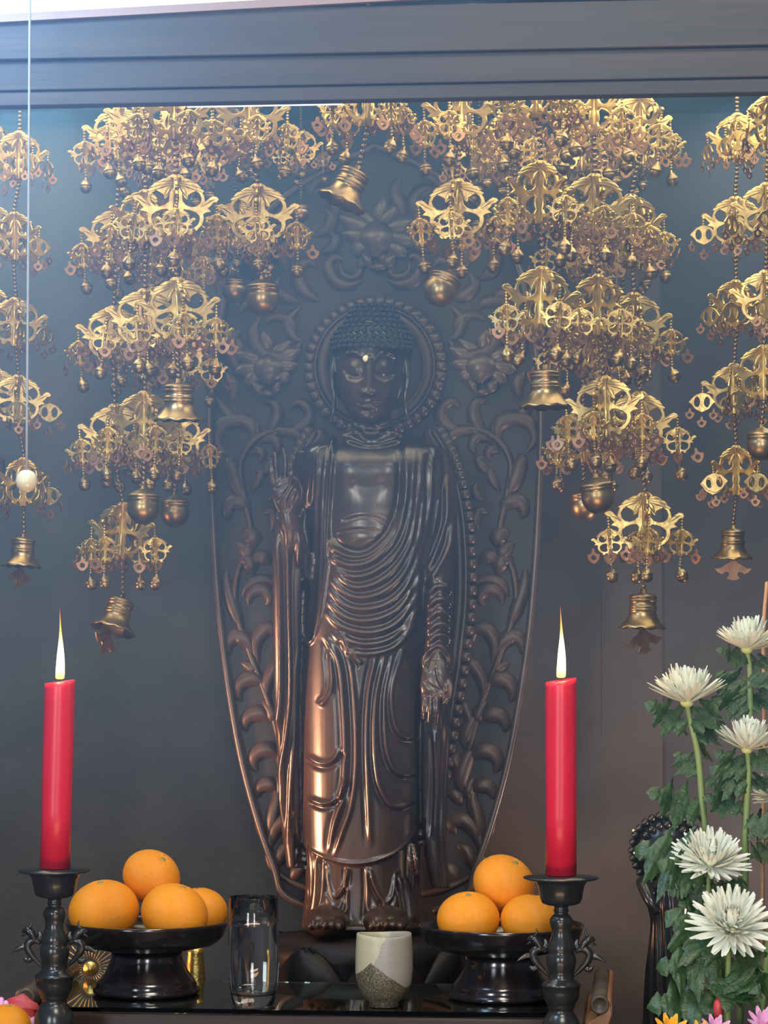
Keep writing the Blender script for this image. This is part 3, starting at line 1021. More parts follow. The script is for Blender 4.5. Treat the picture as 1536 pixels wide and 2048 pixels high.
# main vine on the right half (mirrored to the left)
vine = [(760, 1800), (880, 1780), (955, 1740), (962, 1690), (945, 1610), (930, 1555), (945, 1470), (965, 1400), (1000, 1310), (1030, 1220), (1028, 1150), (1000, 1070), (1012, 1000), (1022, 930), (1000, 885), (965, 862), (930, 858), (890, 870)]
vf = tube([L(x, y, -.003) for x, y in vine], [.0045] * len(vine), 8, n=80)
obj('vine', vf, M['carved'], MP); obj('vine', mir(vf), M['carved'], MP)
leaves = [
    # beside and above the halo
    (arc(945, 664, 50, 160, -40), 15), (arc(945, 664, 34, 175, 320), 9), (arc(990, 640, 40, 210, 330), 10),
    ([(975, 868), (955, 850), (946, 825), (955, 803), (975, 800)], 11), ([(940, 864), (905, 858), (884, 840), (884, 815), (905, 803), (920, 815)], 11),
    ([(968, 868), (948, 862), (938, 845)], 7), ([(985, 875), (990, 850), (998, 838)], 8), ([(1000, 885), (994, 862), (1005, 842), (1035, 836), (1062, 850), (1070, 880), (1052, 905)], 13),
    ([(1030, 840), (1055, 815), (1070, 790)], 9),
    ([(960, 866), (915, 862), (898, 878), (900, 905)], 10), ([(985, 882), (955, 874), (944, 892), (952, 910)], 9), ([(1000, 905), (985, 898), (976, 908), (984, 922)], 9),
    ([(985, 950), (965, 935), (957, 920), (968, 912)], 8), ([(1000, 985), (985, 960), (980, 945), (990, 938)], 8),
    # side scrolls going down
    ([(1010, 1005), (1030, 960), (1042, 922), (1034, 912)], 13), ([(1002, 1025), (1015, 1005), (1038, 1002), (1048, 1022), (1042, 1036)], 13),
    ([(992, 1095), (1000, 1070), (1020, 1062)], 15), ([(996, 1118), (1010, 1100), (1028, 1084)], 12), ([(958, 1128), (975, 1114), (990, 1120), (995, 1138)], 12), ([(995, 1150), (1005, 1122), (1028, 1122)], 13),
    (arc(976, 1200, 30, 20, -240, 10, .35), 11), (arc(975, 1200, 42, -10, -150), 9), ([(1014, 1265), (1035, 1215), (1050, 1165), (1050, 1138)], 11),
    ([(985, 1330), (990, 1285), (970, 1258), (948, 1262), (944, 1286)], 12), ([(990, 1320), (1005, 1285), (1030, 1272), (1046, 1290), (1042, 1308)], 13),
    ([(985, 1345), (1000, 1335), (1020, 1325)], 9), ([(965, 1410), (968, 1370), (950, 1335), (934, 1326), (930, 1345)], 11),
    (arc(1000, 1388, 34, 200, 400, 9, .7), 13), ([(952, 1450), (958, 1425), (975, 1402)], 11),
    (arc(988, 1455, 30, 195, 385, 8, .75), 13), ([(930, 1500), (932, 1470), (945, 1440), (965, 1425)], 11), ([(940, 1475), (940, 1440), (928, 1412), (912, 1404)], 9),
    (arc(972, 1530, 34, 190, 405, 9, .6), 13), ([(924, 1590), (922, 1550), (935, 1515), (950, 1500)], 14), ([(935, 1600), (938, 1575), (948, 1555)], 10),
    (arc(968, 1592, 24, 190, 380, 8, .7), 12), ([(962, 1690), (955, 1640), (945, 1600), (950, 1580)], 12), ([(930, 1565), (915, 1530), (900, 1510), (890, 1515)], 11), ([(925, 1610), (910, 1590), (890, 1585)], 10),
    ([(960, 1700), (950, 1660), (925, 1640), (905, 1650), (912, 1668)], 13), ([(950, 1740), (935, 1705), (915, 1690)], 11), ([(978, 1680), (984, 1650), (992, 1625)], 6), ([(920, 1765), (900, 1740), (880, 1735)], 11),
    # inner column hidden partly behind the body
    ([(958, 1060), (950, 1040), (960, 1022), (975, 1024)], 10), ([(965, 1000), (950, 985), (953, 965)], 8),
    # crown region round the top lotus
    (arc(860, 405, 34, 110, 300, 8, .8), 12), ([(812, 440), (800, 410), (790, 380), (800, 355)], 12), ([(870, 470), (842, 452), (838, 425), (855, 412)], 11), ([(860, 505), (832, 490), (830, 470), (848, 462)], 10),
    ([(790, 545), (770, 522), (757, 500), (760, 478)], 10), ([(775, 560), (800, 570), (830, 560), (845, 530), (830, 512), (812, 520)], 11), (arc(795, 535, 26, -30, 230, 9, .5), 8),
    ([(860, 600), (885, 585), (905, 560), (900, 530), (880, 520), (866, 535)], 12), ([(905, 600), (930, 590), (950, 570), (940, 545)], 11), ([(925, 540), (935, 510), (925, 480), (905, 470)], 12), ([(895, 470), (905, 440), (890, 410)], 10),
    ([(960, 560), (985, 540), (990, 510), (975, 490)], 12), ([(985, 600), (1015, 585), (1030, 610)], 11), ([(930, 440), (955, 460), (960, 485)], 9), ([(840, 350), (870, 360), (885, 385)], 10),
    ([(1020, 650), (1040, 680), (1035, 720), (1015, 735)], 12), ([(1050, 740), (1035, 770), (1040, 800)], 10), (arc(1045, 690, 26, 100, 330, 8, .6), 9),
    ([(900, 610), (925, 640), (915, 670), (895, 680)], 9),
]
for pts, w in leaves:
    leaf(pts, w * 1.35)


def petal_strip(x0, y0, x1, y1, w, lift):
    """one carved lotus petal from its root to its tip"""
    return leaf_strip([(x0, y0), ((x0 + x1) / 2, (y0 + y1) / 2), (x1, y1)], w, peak=.5, hgt=.42, n=9, base=lift)


def lotus(cx, cy, s, mirror=False):
    spec = [(0, -8, -62, -58, 13, .002), (0, -8, 12, -85, 13, .002), (0, -8, 52, -66, 13, .002), (-14, 0, -88, -34, 17, .004), (14, 0, 88, -26, 17, .004), (-12, 12, -82, 8, 15, .005), (16, 10, 92, 26, 15, .005),
            (-16, 24, -60, 52, 15, .006), (18, 24, 66, 60, 14, .006), (-4, 62, 0, -22, 30, .009), (-14, 64, -34, 74, 15, .010), (16, 64, 40, 78, 15, .010), (2, 74, 4, 96, 14, .008)]
    for x0, y0, x1, y1, w, lift in spec:
        vf = petal_strip(cx + x0 * s, cy + y0 * s, cx + x1 * s, cy + y1 * s, w * s * 1.4, lift)
        obj('lotus_petal', vf, M['rim'], MP)
        if mirror:
            obj('lotus_petal', mir(vf), M['rim'], MP)


lotus(756, 462, .86)
lotus(964, 722, .74, True)

# ------------------------------------------------------------------ hanging strands of brass ornaments
HB = 0.0735
outline = [(0, 0), (.06, -.005), (.11, -.035), (.135, -.07), (.20, -.075), (.27, -.115), (.255, -.13), (.33, -.145), (.385, -.20), (.365, -.21), (.44, -.255), (.415, -.29), (.44, -.33), (.455, -.40), (.475, -.445),
           (.53, -.375), (.59, -.34), (.65, -.352), (.675, -.385), (.65, -.415), (.595, -.425), (.55, -.485), (.505, -.525), (.555, -.575), (.475, -.59), (.435, -.62), (.445, -.70), (.42, -.785), (.345, -.87), (.275, -.905),
           (.285, -.945), (.25, -.975), (.205, -.96), (.185, -.92), (.12, -.905), (.095, -.93), (.075, -1.0), (0, -1.0)]
def grow_hole(h, k):
    cx, cy = sum(p[0] for p in h) / len(h), sum(p[1] for p in h) / len(h)
    return [(cx + (x - cx) * k, cy + (y - cy) * k) for x, y in h]


hole1 = [(.115, -.29), (.15, -.36), (.185, -.385), (.20, -.32), (.25, -.29), (.31, -.26), (.365, -.30), (.395, -.37), (.375, -.44), (.325, -.49), (.25, -.505), (.17, -.475), (.12, -.42)]
hole2 = [(.10, -.60), (.14, -.555), (.22, -.565), (.31, -.60), (.365, -.65), (.37, -.71), (.345, -.78), (.285, -.835), (.20, -.86), (.125, -.845), (.09, -.78), (.115, -.70)]


def vane_set(size, thick, bev, ribs=True):
    vf = plate2d([(x * size, y * size) for x, y in outline], [[(x * size, y * size) for x, y in h] for h in (grow_hole(hole1, 1.12), grow_hole(hole2, 1.10))], thick, bev)
    extra = []
    if ribs:
        for (a, b_), (c, d), w in (((.05, -.10), (.26, -.115), .030), ((.05, -.12), (.375, -.20), .032), ((.06, -.15), (.42, -.27), .032), ((.05, -.16), (.185, -.37), .036), ((.40, -.50), (.62, -.38), .028)):
            for sd in (-1, 1):
                y = sd * (thick / 2 + bev)
                extra.append(tube([(a * size, y, b_ * size), ((a + c) / 2 * size, y * 1.12, (b_ + d) / 2 * size + .02 * size), (c * size, y, d * size)], [w * .35 * size, w * size, w * .25 * size], 6, n=7, flat=.55))
    one = join(vf, *extra)
    allv = []
    for k in range(4):
        allv.append(xf(one, Matrix.Rotation(math.pi / 2 * k, 4, 'Z')))
    # lozenge spine with overlapping scale leaves and a dome on top
    spine = lathe([(.0, .012 * size), (.07 * size, .0), (.10 * size, -.05 * size), (.075 * size, -.11 * size), (.055 * size, -.30 * size), (.05 * size, -.55 * size), (.075 * size, -.62 * size), (.06 * size, -.80 * size), (.075 * size, -.86 * size), (.06 * size, -1.0 * size), (0, -1.0 * size)], 8)
    return join(*allv, spine)


orn_me = smooth_by_angle(me_new('pendant', *vane_set(HB, .0020, .0008)), 30)
orn_me.materials.append(M['brass'])

bead_me = me_new('bead', *ellipsoid((0, 0, 0), (.0033, .0033, .0029), 10, 7))
bead_me.materials.append(M['bead'])

SM = 0.0335
small = vane_set(SM, .0012, .0005)
beads_top = [ellipsoid((0, 0, -.0022 - .0038 * k), (.0019, .0019, .0018), 7, 5) for k in range(4)]
beads_low = [ellipsoid((0, 0, -.0165 - SM - .0036 * k), (.0017, .0017, .0016), 7, 5) for k in range(4)]
edge_pearls = []
for k in range(4):
    for (x, z) in ((.27, -.115), (.385, -.20), (.44, -.26), (.46, -.40), (.64, -.385), (.53, -.58), (.27, -.95)):
        q = Matrix.Rotation(math.pi / 2 * k, 4, 'Z') @ Vector((x * SM, 0, z * SM))
        edge_pearls.append(ellipsoid((q.x, q.y, q.z - .0155), (.0014, .0014, .0014), 6, 4))
dang_me = smooth_by_angle(me_new('dangle', *join(xf(small, Matrix.Translation((0, 0, -.0155))), *beads_top, *beads_low, *edge_pearls)), 30)
dang_me.materials.append(M['brass'])

jr = .0076
jing_me = me_new('jingle_bell', *lathe([(0, .0045), (.0018, .0045), (.002, .001), (.0045, 0), (jr * .93, -.0042), (jr * 1.06, -.0056), (jr * 1.06, -.0068), (jr * .95, -.0072), (jr * 1.02, -.0082), (jr * .98, -.0112), (jr * .80, -.0142), (jr * .45, -.0162), (0, -.0168)], 20))
jing_me.materials.append(M['brass_bell'])


def circ(cx, cy, r, n=12, ry=None):
    ry = ry or r
    return [(cx + r * math.cos(-2 * math.pi * k / n), cy + ry * math.sin(-2 * math.pi * k / n)) for k in range(n)]


drop_out = [(0, 0), (.0014, -.001), (.0016, -.0040), (.0032, -.0062), (.0072, -.0074), (.0060, -.0118), (.0028, -.0155), (0, -.0166), (-.0028, -.0155), (-.0060, -.0118), (-.0072, -.0074), (-.0032, -.0062), (-.0016, -.0040), (-.0014, -.001)]
drop_me = smooth_by_angle(me_new('drop_plate', *plate2d(drop_out, [circ(0, -.0102, .0031, 10)], .0010, .0003)))
drop_me.materials.append(M['copper'])
ox_out = [(0, 0), (.004, -.0015), (.010, -.0035), (.0150, -.0085), (.0195, -.0135), (.0150, -.0175), (.0105, -.0235), (.0045, -.0265), (0, -.0285), (-.0045, -.0265), (-.0105, -.0235), (-.0150, -.0175), (-.0195, -.0135), (-.0150, -.0085), (-.010, -.0035), (-.004, -.0015)]
ox_v = plate2d(ox_out, [circ(.0075, -.0138, .0048, 12, .0082), circ(-.0075, -.0138, .0048, 12, .0082)], .0012, .0005)
oxb = [ellipsoid((0, 0, .0020 + .004 * k), (.0019, .0019, .0018), 7, 5) for k in range(3)]
ox_me = smooth_by_angle(me_new('dangle', *xf(join(ox_v, *oxb), Matrix.Translation((0, 0, -.0125)))))
ox_me.materials.append(M['brass'])

# bells
bp = [(0, 0), (6, 0), (7, -8), (20, -10), (26, -12.5), (29, -15), (29.6, -17), (28.6, -19), (26.6, -20), (28.6, -21), (30, -23), (29, -25), (27, -26), (27, -34), (29, -35), (30.4, -37), (29, -39), (27.4, -40), (29, -41), (30.4, -43), (29, -45), (27.6, -46), (28.2, -51), (31, -58), (37, -67), (45, -74), (49, -78), (47.5, -79.5), (34, -67), (27, -55), (25, -40), (25, -16), (0, -13)]
u = 1 / 1746 * 1.06
bell_v, bell_f = lathe([(r * u, z * u) for r, z in bp], 64)
bell_v = [Vector(v) for v in bell_v]
for v in bell_v:
    t = max(0, (-v.z / u - 56) / 23)
    a = math.atan2(v.y, v.x)
    k = 1 + .035 * t * abs(math.cos(5 * a))
    v.x *= k; v.y *= k; v.z -= .0022 * t * abs(math.cos(5 * a))
bell_me = me_new('bell', bell_v, bell_f)
bell_me.materials.append(M['brass_bell'])
rp_ = [(0, 2), (5, 2), (6, -5), (14, -8), (22, -12), (29, -17), (34, -20), (34, -23), (30, -24), (33, -27), (33, -29), (30, -30), (33, -37), (33.5, -46), (31, -57), (25, -68), (16, -75), (9, -78), (0, -79)]
round_me = me_new('round_bell', *lathe([(r * u, z * u) for r, z in rp_], 40))
round_me.materials.append(M['brass_bell'])
bat = [(0, 0), (.004, -.0015), (.007, -.006), (.013, -.009), (.019, -.0135), (.027, -.0145), (.0225, -.0195), (.0165, -.0225), (.0125, -.0195), (.0085, -.0185), (.0060, -.0215), (.0070, -.0255), (.0095, -.0285), (.005, -.0305), (0, -.0315)]
bat = bat + [(-x, y) for x, y in bat[::-1][1:-1]]
bat_me = smooth_by_angle(me_new('clapper_plate', *plate2d(bat, [], .0014, .0004)))
bat_me.materials.append(M['copper'])

TIP = (.635 * HB, -.41 * HB)


def hang_dangle(root, q, sc, kind, r):
    """one little string with its ornament, jingle bell and drop plates"""
    tilt = (random.gauss(0, .05), random.gauss(0, .05), random.uniform(0, 6.28))
    d = link('dangle', dang_me if kind == 'A' else ox_me, root, loc=q, rot=tilt, scale=(sc, sc, sc))
    if kind == 'A':
        link('jingle_bell', jing_me, d, loc=(0, 0, -.0155 - SM - .0185), rot=(random.gauss(0, .2), random.gauss(0, .2), 0))
        for k in range(4):
            if random.random() < .18:
                continue
            a = math.pi / 2 * k
            link('drop_plate', drop_me, d, loc=(.63 * SM * math.cos(a), .63 * SM * math.sin(a), -.0155 - .40 * SM - random.uniform(.009, .014)), scale=(1.15, 1.15, 1.15), rot=(random.gauss(0, .12), random.gauss(0, .12), random.choice((random.gauss(0, .5), random.uniform(0, 3.1))) - tilt[2]))
    else:
        for x, z in ((-.018, -.0335), (.018, -.0335), (0, -.0445)):
            link('drop_plate', drop_me, d, loc=(x, 0, z - random.uniform(0, .003)), rot=(random.gauss(0, .1), 0, random.gauss(0, .5)))


def strand(label, Y, tops, end, epos, rot0=None, sc=1.0, kind='A', tilt=0.0, clapper=False, skip=()):
    pts = [P(x, y, Y) for x, y in tops]
    x0 = pts[0].x
    root = thing('ornament_strand', label, 'hanging ornament', (x0, Y, CEIL_Z), 0, 'strands of brass bells and fretwork hanging round the figure')
    loc = [p - Vector((x0, Y, CEIL_Z)) for p in pts]
    e = P(*epos, Y) - Vector((x0, Y, CEIL_Z))
    segs = [((0, 0, 0), loc[0])]
    for i, q in enumerate(loc):
        bot = q + Vector((0, 0, -HB * sc))
        segs.append((bot, loc[i + 1] if i + 1 < len(loc) else e))
        rz = (rot0[i % len(rot0)] if rot0 else random.uniform(0, 1.57)) + random.gauss(0, .08)
        link('pendant', orn_me, root, loc=q, rot=(random.gauss(0, .02), random.gauss(0, .03), rz), scale=(sc, sc, sc))
        for k in range(4):
            a = rz + math.pi / 2 * k
            hang_dangle(root, q + Vector((TIP[0] * sc * math.cos(a), TIP[0] * sc * math.sin(a), TIP[1] * sc)), sc, kind, a)
    for a, b_ in segs:
        a, b_ = Vector(a), Vector(b_)
        ln = (b_ - a).length
        nb = max(1, int(ln / (.0062 * sc)))
        for k in range(nb):
            o = link('bead', bead_me, root, loc=a.lerp(b_, (k + .5) / nb), scale=(sc * random.uniform(.92, 1.05),) * 3)
    bs = sc
    o = link('bell' if end == 'bell' else 'round_bell', bell_me if end == 'bell' else round_me, root, loc=e, rot=(random.gauss(0, .04), tilt, random.uniform(0, 1)), scale=(bs, bs, bs))
    if clapper:
        ax_ = Vector((-math.sin(tilt), 0, -math.cos(tilt)))
        link('clapper_plate', bat_me, root, loc=e + ax_ * .050 * sc, rot=(.1, tilt * .6 + clapper[0], clapper[1]), scale=(sc, sc, sc))
    return root


D = math.radians
strand('brass strand left of the figure ending in a tilted bell low above the left candle', -.18, [(240, 213), (234, 416), (228, 612), (230, 808), (246, 1005)], 'bell', (246, 1190), [D(8), D(5), D(6), D(10), D(-18)], .97, tilt=.36, clapper=(.2, 1.2))
strand('nearest brass strand left of the figure with a wide upright bell beside the panel edge', -.44, [(352, 155), (352, 350), (354, 555)], 'bell', (358, 757), [D(30), D(12), D(14)])
strand('brass strand ending in the larger lid-topped round bell left of the panel', -.31, [(288, 180), (292, 380), (291, 578), (290, 782)], 'round_bell', (287, 972), [D(20), D(40), D(8), D(25)], .98)
strand('shadowed brass strand ending in a round bell just left of the panel rim', -.03, [(358, 240), (356, 450), (354, 650), (352, 822)], 'round_bell', (350, 985), None, .96)
strand('brass strand with an orange-lit round bell over the left lotus carving', -.33, [(500, 168), (516, 368)], 'round_bell', (525, 553), [D(15), D(10)])
strand('short brass strand above the head with a bell swung to the left', -.40, [(737, 128)], 'bell', (718, 332), [D(35)], tilt=.46)
strand('brass strand with a tilted round bell beside the top right of the halo', -.33, [(922, 160), (913, 358)], 'round_bell', (897, 540), [D(-12), D(-8)], tilt=.45)
strand('nearest brass strand right of the figure with an upright bell on the panel edge', -.44, [(1076, 112), (1082, 322), (1086, 533)], 'bell', (1090, 730), [D(42), D(38), D(28)])
strand('brass strand right of the figure ending in the front one of two dark round bells', -.31, [(1188, 150), (1190, 348), (1197, 549), (1207, 752)], 'round_bell', (1190, 948), [D(44), D(20), D(38), D(-20)], tilt=-.15)
strand('shadowed brass strand ending in a round bell half hidden behind another round bell', -.04, [(1160, 235), (1163, 430), (1165, 630), (1166, 815)], 'round_bell', (1168, 972), None, .96)
strand('brass strand right of the figure ending in a bell above the right candle', -.17, [(1280, 186), (1262, 388), (1268, 585), (1280, 783), (1290, 985)], 'bell', (1287, 1178), [D(35), D(28), D(8), D(-12), D(6)], .99, tilt=.04, clapper=(-.2, .5))
strand('brass strand at the far right ending in a bell with a copper wing plate below', -.18, [(1474, 226), (1470, 393), (1472, 560), (1468, 728), (1472, 891)], 'bell', (1466, 1050), [D(60), D(-6), D(20), D(10), D(42)], .84, 'B', tilt=0, clapper=(0, .05))
strand('brass strand cut by the right picture edge with a round bell', -.34, [(1536, 190), (1534, 365), (1532, 540), (1528, 690)], 'round_bell', (1523, 850), None, .88, 'B')
strand('brass strand at the far left behind the white pull cord ending in a bell', -.18, [(40, 262), (28, 424), (32, 595), (38, 750), (48, 915)], 'bell', (48, 1068), [D(45), D(-25), D(20), D(10), D(40)], .84, 'B', tilt=.08, clapper=(.1, 1.1))
strand('brass strand cut by the left picture edge', -.03, [(-14, 245), (-12, 410), (-10, 575), (-8, 735)], 'round_bell', (-14, 900), None, .84, 'B')
strand('dim brass strand against the panel top left of the hanging bell', .0, [(602, 258)], 'round_bell', (602, 400), [D(20)], .62)
strand('dim brass strand against the panel right of the top lotus carving', .0, [(958, 262)], 'round_bell', (962, 430), [D(15)], .80)
strand('shadowed brass strand behind the left lotus carving strand', .03, [(462, 212), (474, 400)], 'round_bell', (470, 545), None, .86)
strand('shadowed brass strand between two bell strands at the right', .09, [(1235, 228), (1243, 425), (1246, 610)], 'round_bell', (1248, 790), None, .94)
strand('shadowed brass strand at the upper right over the panel corner', -.15, [(1030, 222)], 'round_bell', (1030, 400), None, .90)

# ------------------------------------------------------------------ offering table with upturned ends
TZ = CAM.z - .434                      # top of its glass
TY0, TY1 = -.50, -.255
gx0, gx1 = P(150, 2016, TY0).x, P(1098, 2030, TY0).x
TB = thing('offering_table', 'low dark wooden offering table with glass top and curled ends', 'table', ((gx0 + gx1) / 2, (TY0 + TY1) / 2, ALTAR_Z))
ox, oy = TB.location.x, TB.location.y


def tb(x0, x1, y0, y1, z0, z1):
    return box(x0 - ox, x1 - ox, y0 - oy, y1 - oy, z0 - ALTAR_Z, z1 - ALTAR_Z)


wx0, wx1 = P(98, 2030, TY0).x, P(1170, 2040, TY0).x
bbox_bevel(obj('glass_top', tb(gx0 - .05, gx1 + .02, TY0, TY1, TZ - .006, TZ), M['table_glass'], TB, smooth=False), .001)
bbox_bevel(obj('table_top', tb(wx0, wx1, TY0 - .003, TY1 + .004, TZ - .024, TZ - .0065), M['wood_table'], TB, smooth=False), .0025)
bbox_bevel(obj('apron', tb(wx0 + .02, wx1 - .02, TY0 + .004, TY1 - .004, TZ - .060, TZ - .0245), M['wood_table'], TB, smooth=False), .002)
for xa in (wx0 + .025, wx1 - .05):
    for ya in (TY0 + .006, TY1 - .03):
        bbox_bevel(obj('leg', tb(xa, xa + .025, ya, ya + .024, ALTAR_Z, TZ - .0605), M['wood_table'], TB, smooth=False), .002)


def scroll_end(sgn, m1, m2):
    prof = [(0, 0), (.001, .009), (.015, .0113), (.024, .0170), (.030, .0222), (.037, .0265), (.0405, .033), (.038, .042), (.0425, .0385), (.0440, .030), (.0435, .022), (.0400, .0110), (.034, 0)]
    yy0, yy1 = (TY0 - .003) - oy, (TY1 + .004) - oy
    xb = (P(1146, 2034, TY0).x if sgn > 0 else P(105, 2020, TY0).x) - ox
    zb_ = TZ - .0225 - ALTAR_Z
    V = [(xb + sgn * x, y, zb_ + z) for y in (yy0, yy1) for x, z in prof]
    n = len(prof)
    Fc = [tuple(range(n)), tuple(range(n, 2 * n))[::-1]] + [(i, i + n, (i + 1) % n + n, (i + 1) % n) for i in range(n)]
    o = obj('curled_end', (V, Fc), m1, TB, smooth=False)
    bbox_bevel(o, .0015)
    c = (xb + sgn * .0300, zb_ + .0330)
    V, Fc = lathe([(.0, .0004), (.0070, .0004), (.0080, -.001), (.0100, -.0008), (.0108, .001), (.0108, yy1 - yy0), (0, yy1 - yy0)], 28)
    V = [(c[0] + v[0], yy0 - .001 + v[2], c[1] + v[1]) for v in V]
    obj('roll', (V, [f[::-1] for f in Fc]), m2, o)


scroll_end(1, M['wood_scroll'], M['scroll_end'])
scroll_end(-1, M['wood_scroll'], M['scroll_end'])


# ------------------------------------------------------------------ fruit dishes and mandarins
def dish(label, px, Y):
    c = P(px, 2000, Y)
    r = thing('footed_dish', label, 'dish', (c.x, Y, TZ), 0, 'black footed fruit dishes')
    obj('bowl', lathe([(0, .0505), (.040, .0500), (.050, .0515), (.080, .0580), (.0908, .067), (.0955, .0815), (.0965, .085), (.0945, .0855), (.0905, .077), (.084, .0665), (.06, .0575), (0, .0555)], 72), M['black_lacquer'], r)
    obj('foot', lathe([(0, .0004), (.061, .0004), (.063, .003), (.0625, .006), (.059, .0085), (.0595, .011), (.056, .017), (.049, .026), (.044, .037), (.042, .043), (.042, .0500), (0, .0500)], 64), M['black_lacquer'], r)
    return r


dish('black footed dish holding four mandarins at the left behind the candlestick', 293, -.375)
dish('black footed dish holding mandarins at the right behind the candlestick', 1003, -.375)


def fruit_mesh(seed):
    rs = random.Random(seed)
    V, Fc = ellipsoid((0, 0, 0), (1, 1, .86), 40, 28)
    out = []
    ph = [rs.uniform(0, 6.28) for _ in range(4)]
    for v in V:
        a = math.atan2(v.y, v.x)
        rr = math.hypot(v.x, v.y)
        k = 1 + .012 * math.sin(2 * a + ph[0]) + .008 * math.sin(3 * a + ph[1]) * rr + .006 * math.sin(7 * a + ph[2]) * (1 - rr)
        z = v.z
        if rr < .34:
            z -= math.copysign(.07 * (1 - (rr / .34) ** 2) ** 1.5, z) * (1 if z > 0 else .8)
            if z > 0:
                z += .03 * math.sin(math.pi * rr / .34) * (1 + .3 * math.sin(8 * a + ph[3]))
        out.append((v.x * k, v.y * k, z))
    me = me_new('peel', out, Fc)
    me.materials.append(M['orange'])
    return me


fmes = [fruit_mesh(k) for k in range(3)]
nav = me_new('stem_scar', *lathe([(0, .0), (.07, .0), (.11, .01), (.09, .045), (.04, .05), (0, .05)], 8))
nav.materials.append(M['navel'])


def mandarin(label, px, py, Y, r_px, rot=(0, 0, 0), k=0):
    c = P(px, py, Y)
    r = r_px * SC(Y)
    t = thing('mandarin', label, 'mandarin', c, 0, 'mandarins on the altar')
    t.rotation_euler = rot
    o = link('peel', fmes[k % 3], t, scale=(r, r, r))
    link('stem_scar', nav, t, loc=(0, 0, r * .79), scale=(r, r, r))
    return t


mandarin('mandarin at the front left of the left dish', 208, 1822, -.400, 72, (.15, -.1, 0), 0)
mandarin('mandarin in front on the right of the left dish', 349, 1827, -.406, 69, (.3, .15, 1), 1)
mandarin('mandarin at the back right of the left dish, beside the glass', 397, 1825, -.337, 58, (-.05, .05, 2), 2)
mandarin('topmost mandarin of the pile on the left dish', 303, 1754, -.350, 60, (.6, .4, .5), 2)
mandarin('mandarin at the front left of the right dish', 937, 1838, -.406, 62, (-.1, -.25, 2), 0)
mandarin('mandarin at the front right of the right dish, beside the candlestick', 1062, 1841, -.402, 60, (-.05, .1, 0), 1)
mandarin('mandarin at the back of the right dish with its stem end up', 1070, 1838, -.318, 55, (0, .15, 1), 2)
mandarin('topmost mandarin of the pile on the right dish', 1008, 1768, -.354, 64, (.5, -.3, 1.5), 1)
lo_m = mandarin('mandarin low in the left corner in front of the candlestick', 14, 2052, -.575, 50, (.1, .1, .4), 0)

# ------------------------------------------------------------------ tumbler and tea cup
c = P(507, 2012, -.465)
GL = thing('water_glass', 'clear tumbler nearly full of water on the glass table top', 'glass', (c.x, -.465, TZ + .0004))
obj('tumbler', lathe([(0, 0), (.0225, 0), (.0240, .002), (.0275, .022), (.0293, .050), (.0290, .090), (.0280, .1225), (.0275, .1230), (.0271, .1225), (.0281, .090), (.0284, .050), (.0267, .026), (.0240, .014), (.012, .0125), (0, .0125)], 64), M['glass'], GL)
obj('water', lathe([(0, .0123), (.012, .0123), (.0242, .0140), (.0269, .026), (.0286, .050), (.0283, .090), (.0280, .1030), (.0276, .1032), (.0, .1030)], 64), M['water'], GL)
c = P(768, 2012, -.465)
CP = thing('tea_cup', 'small glazed stoneware cup in sand, grey and speckled brown on the table', 'cup', (c.x, -.465, TZ + .0004))
cp = obj('cup', lathe([(0, .002), (.014, .002), (.0148, .0), (.0165, .0005), (.0168, .006), (.0215, .009), (.0275, .017), (.0312, .028), (.0325, .042), (.0322, .062), (.0313, .078), (.0310, .0815), (.0300, .0825), (.0288, .0815), (.0288, .075), (.0295, .05), (.026, .022), (.012, .012), (0, .0115)], 64), M['cup'], CP)
for v in cp.data.vertices:
    a = math.atan2(v.co.y, v.co.x)
    k = 1 + .012 * math.sin(2 * a + .6) + .008 * math.sin(5 * a) * (v.co.z / .08)
    v.co.x *= k; v.co.y *= k
    v.co.z += .0012 * math.sin(a * 2 + 1) * (v.co.z / .08)

# ------------------------------------------------------------------ candlesticks, candles, flames
CY = -.58
u = SC(CY)
stick = [(0, 0), (75, -4), (75.5, -6), (70, -8.5), (52, -12), (47, -20), (44, -34), (42, -46), (38, -55), (28, -59), (16, -60), (14, -62), (14, -68), (16, -70), (14, -72), (13.5, -77), (18, -80), (23, -87), (23.5, -93), (20, -103), (18.5, -112), (20, -122), (24, -132), (27, -141),
         (28, -148), (25, -153), (28, -157), (30, -166), (29, -176), (26, -190), (24, -201), (27, -206), (36, -212), (40, -216), (40.5, -218), (38, -220), (37, -232), (35, -244), (30, -253), (27, -257), (28, -260), (25, -263), (24, -270), (29, -276), (36, -288), (40, -302), (40, -318), (36, -332), (26, -346), (22, -356), (24, -366), (40, -380)]


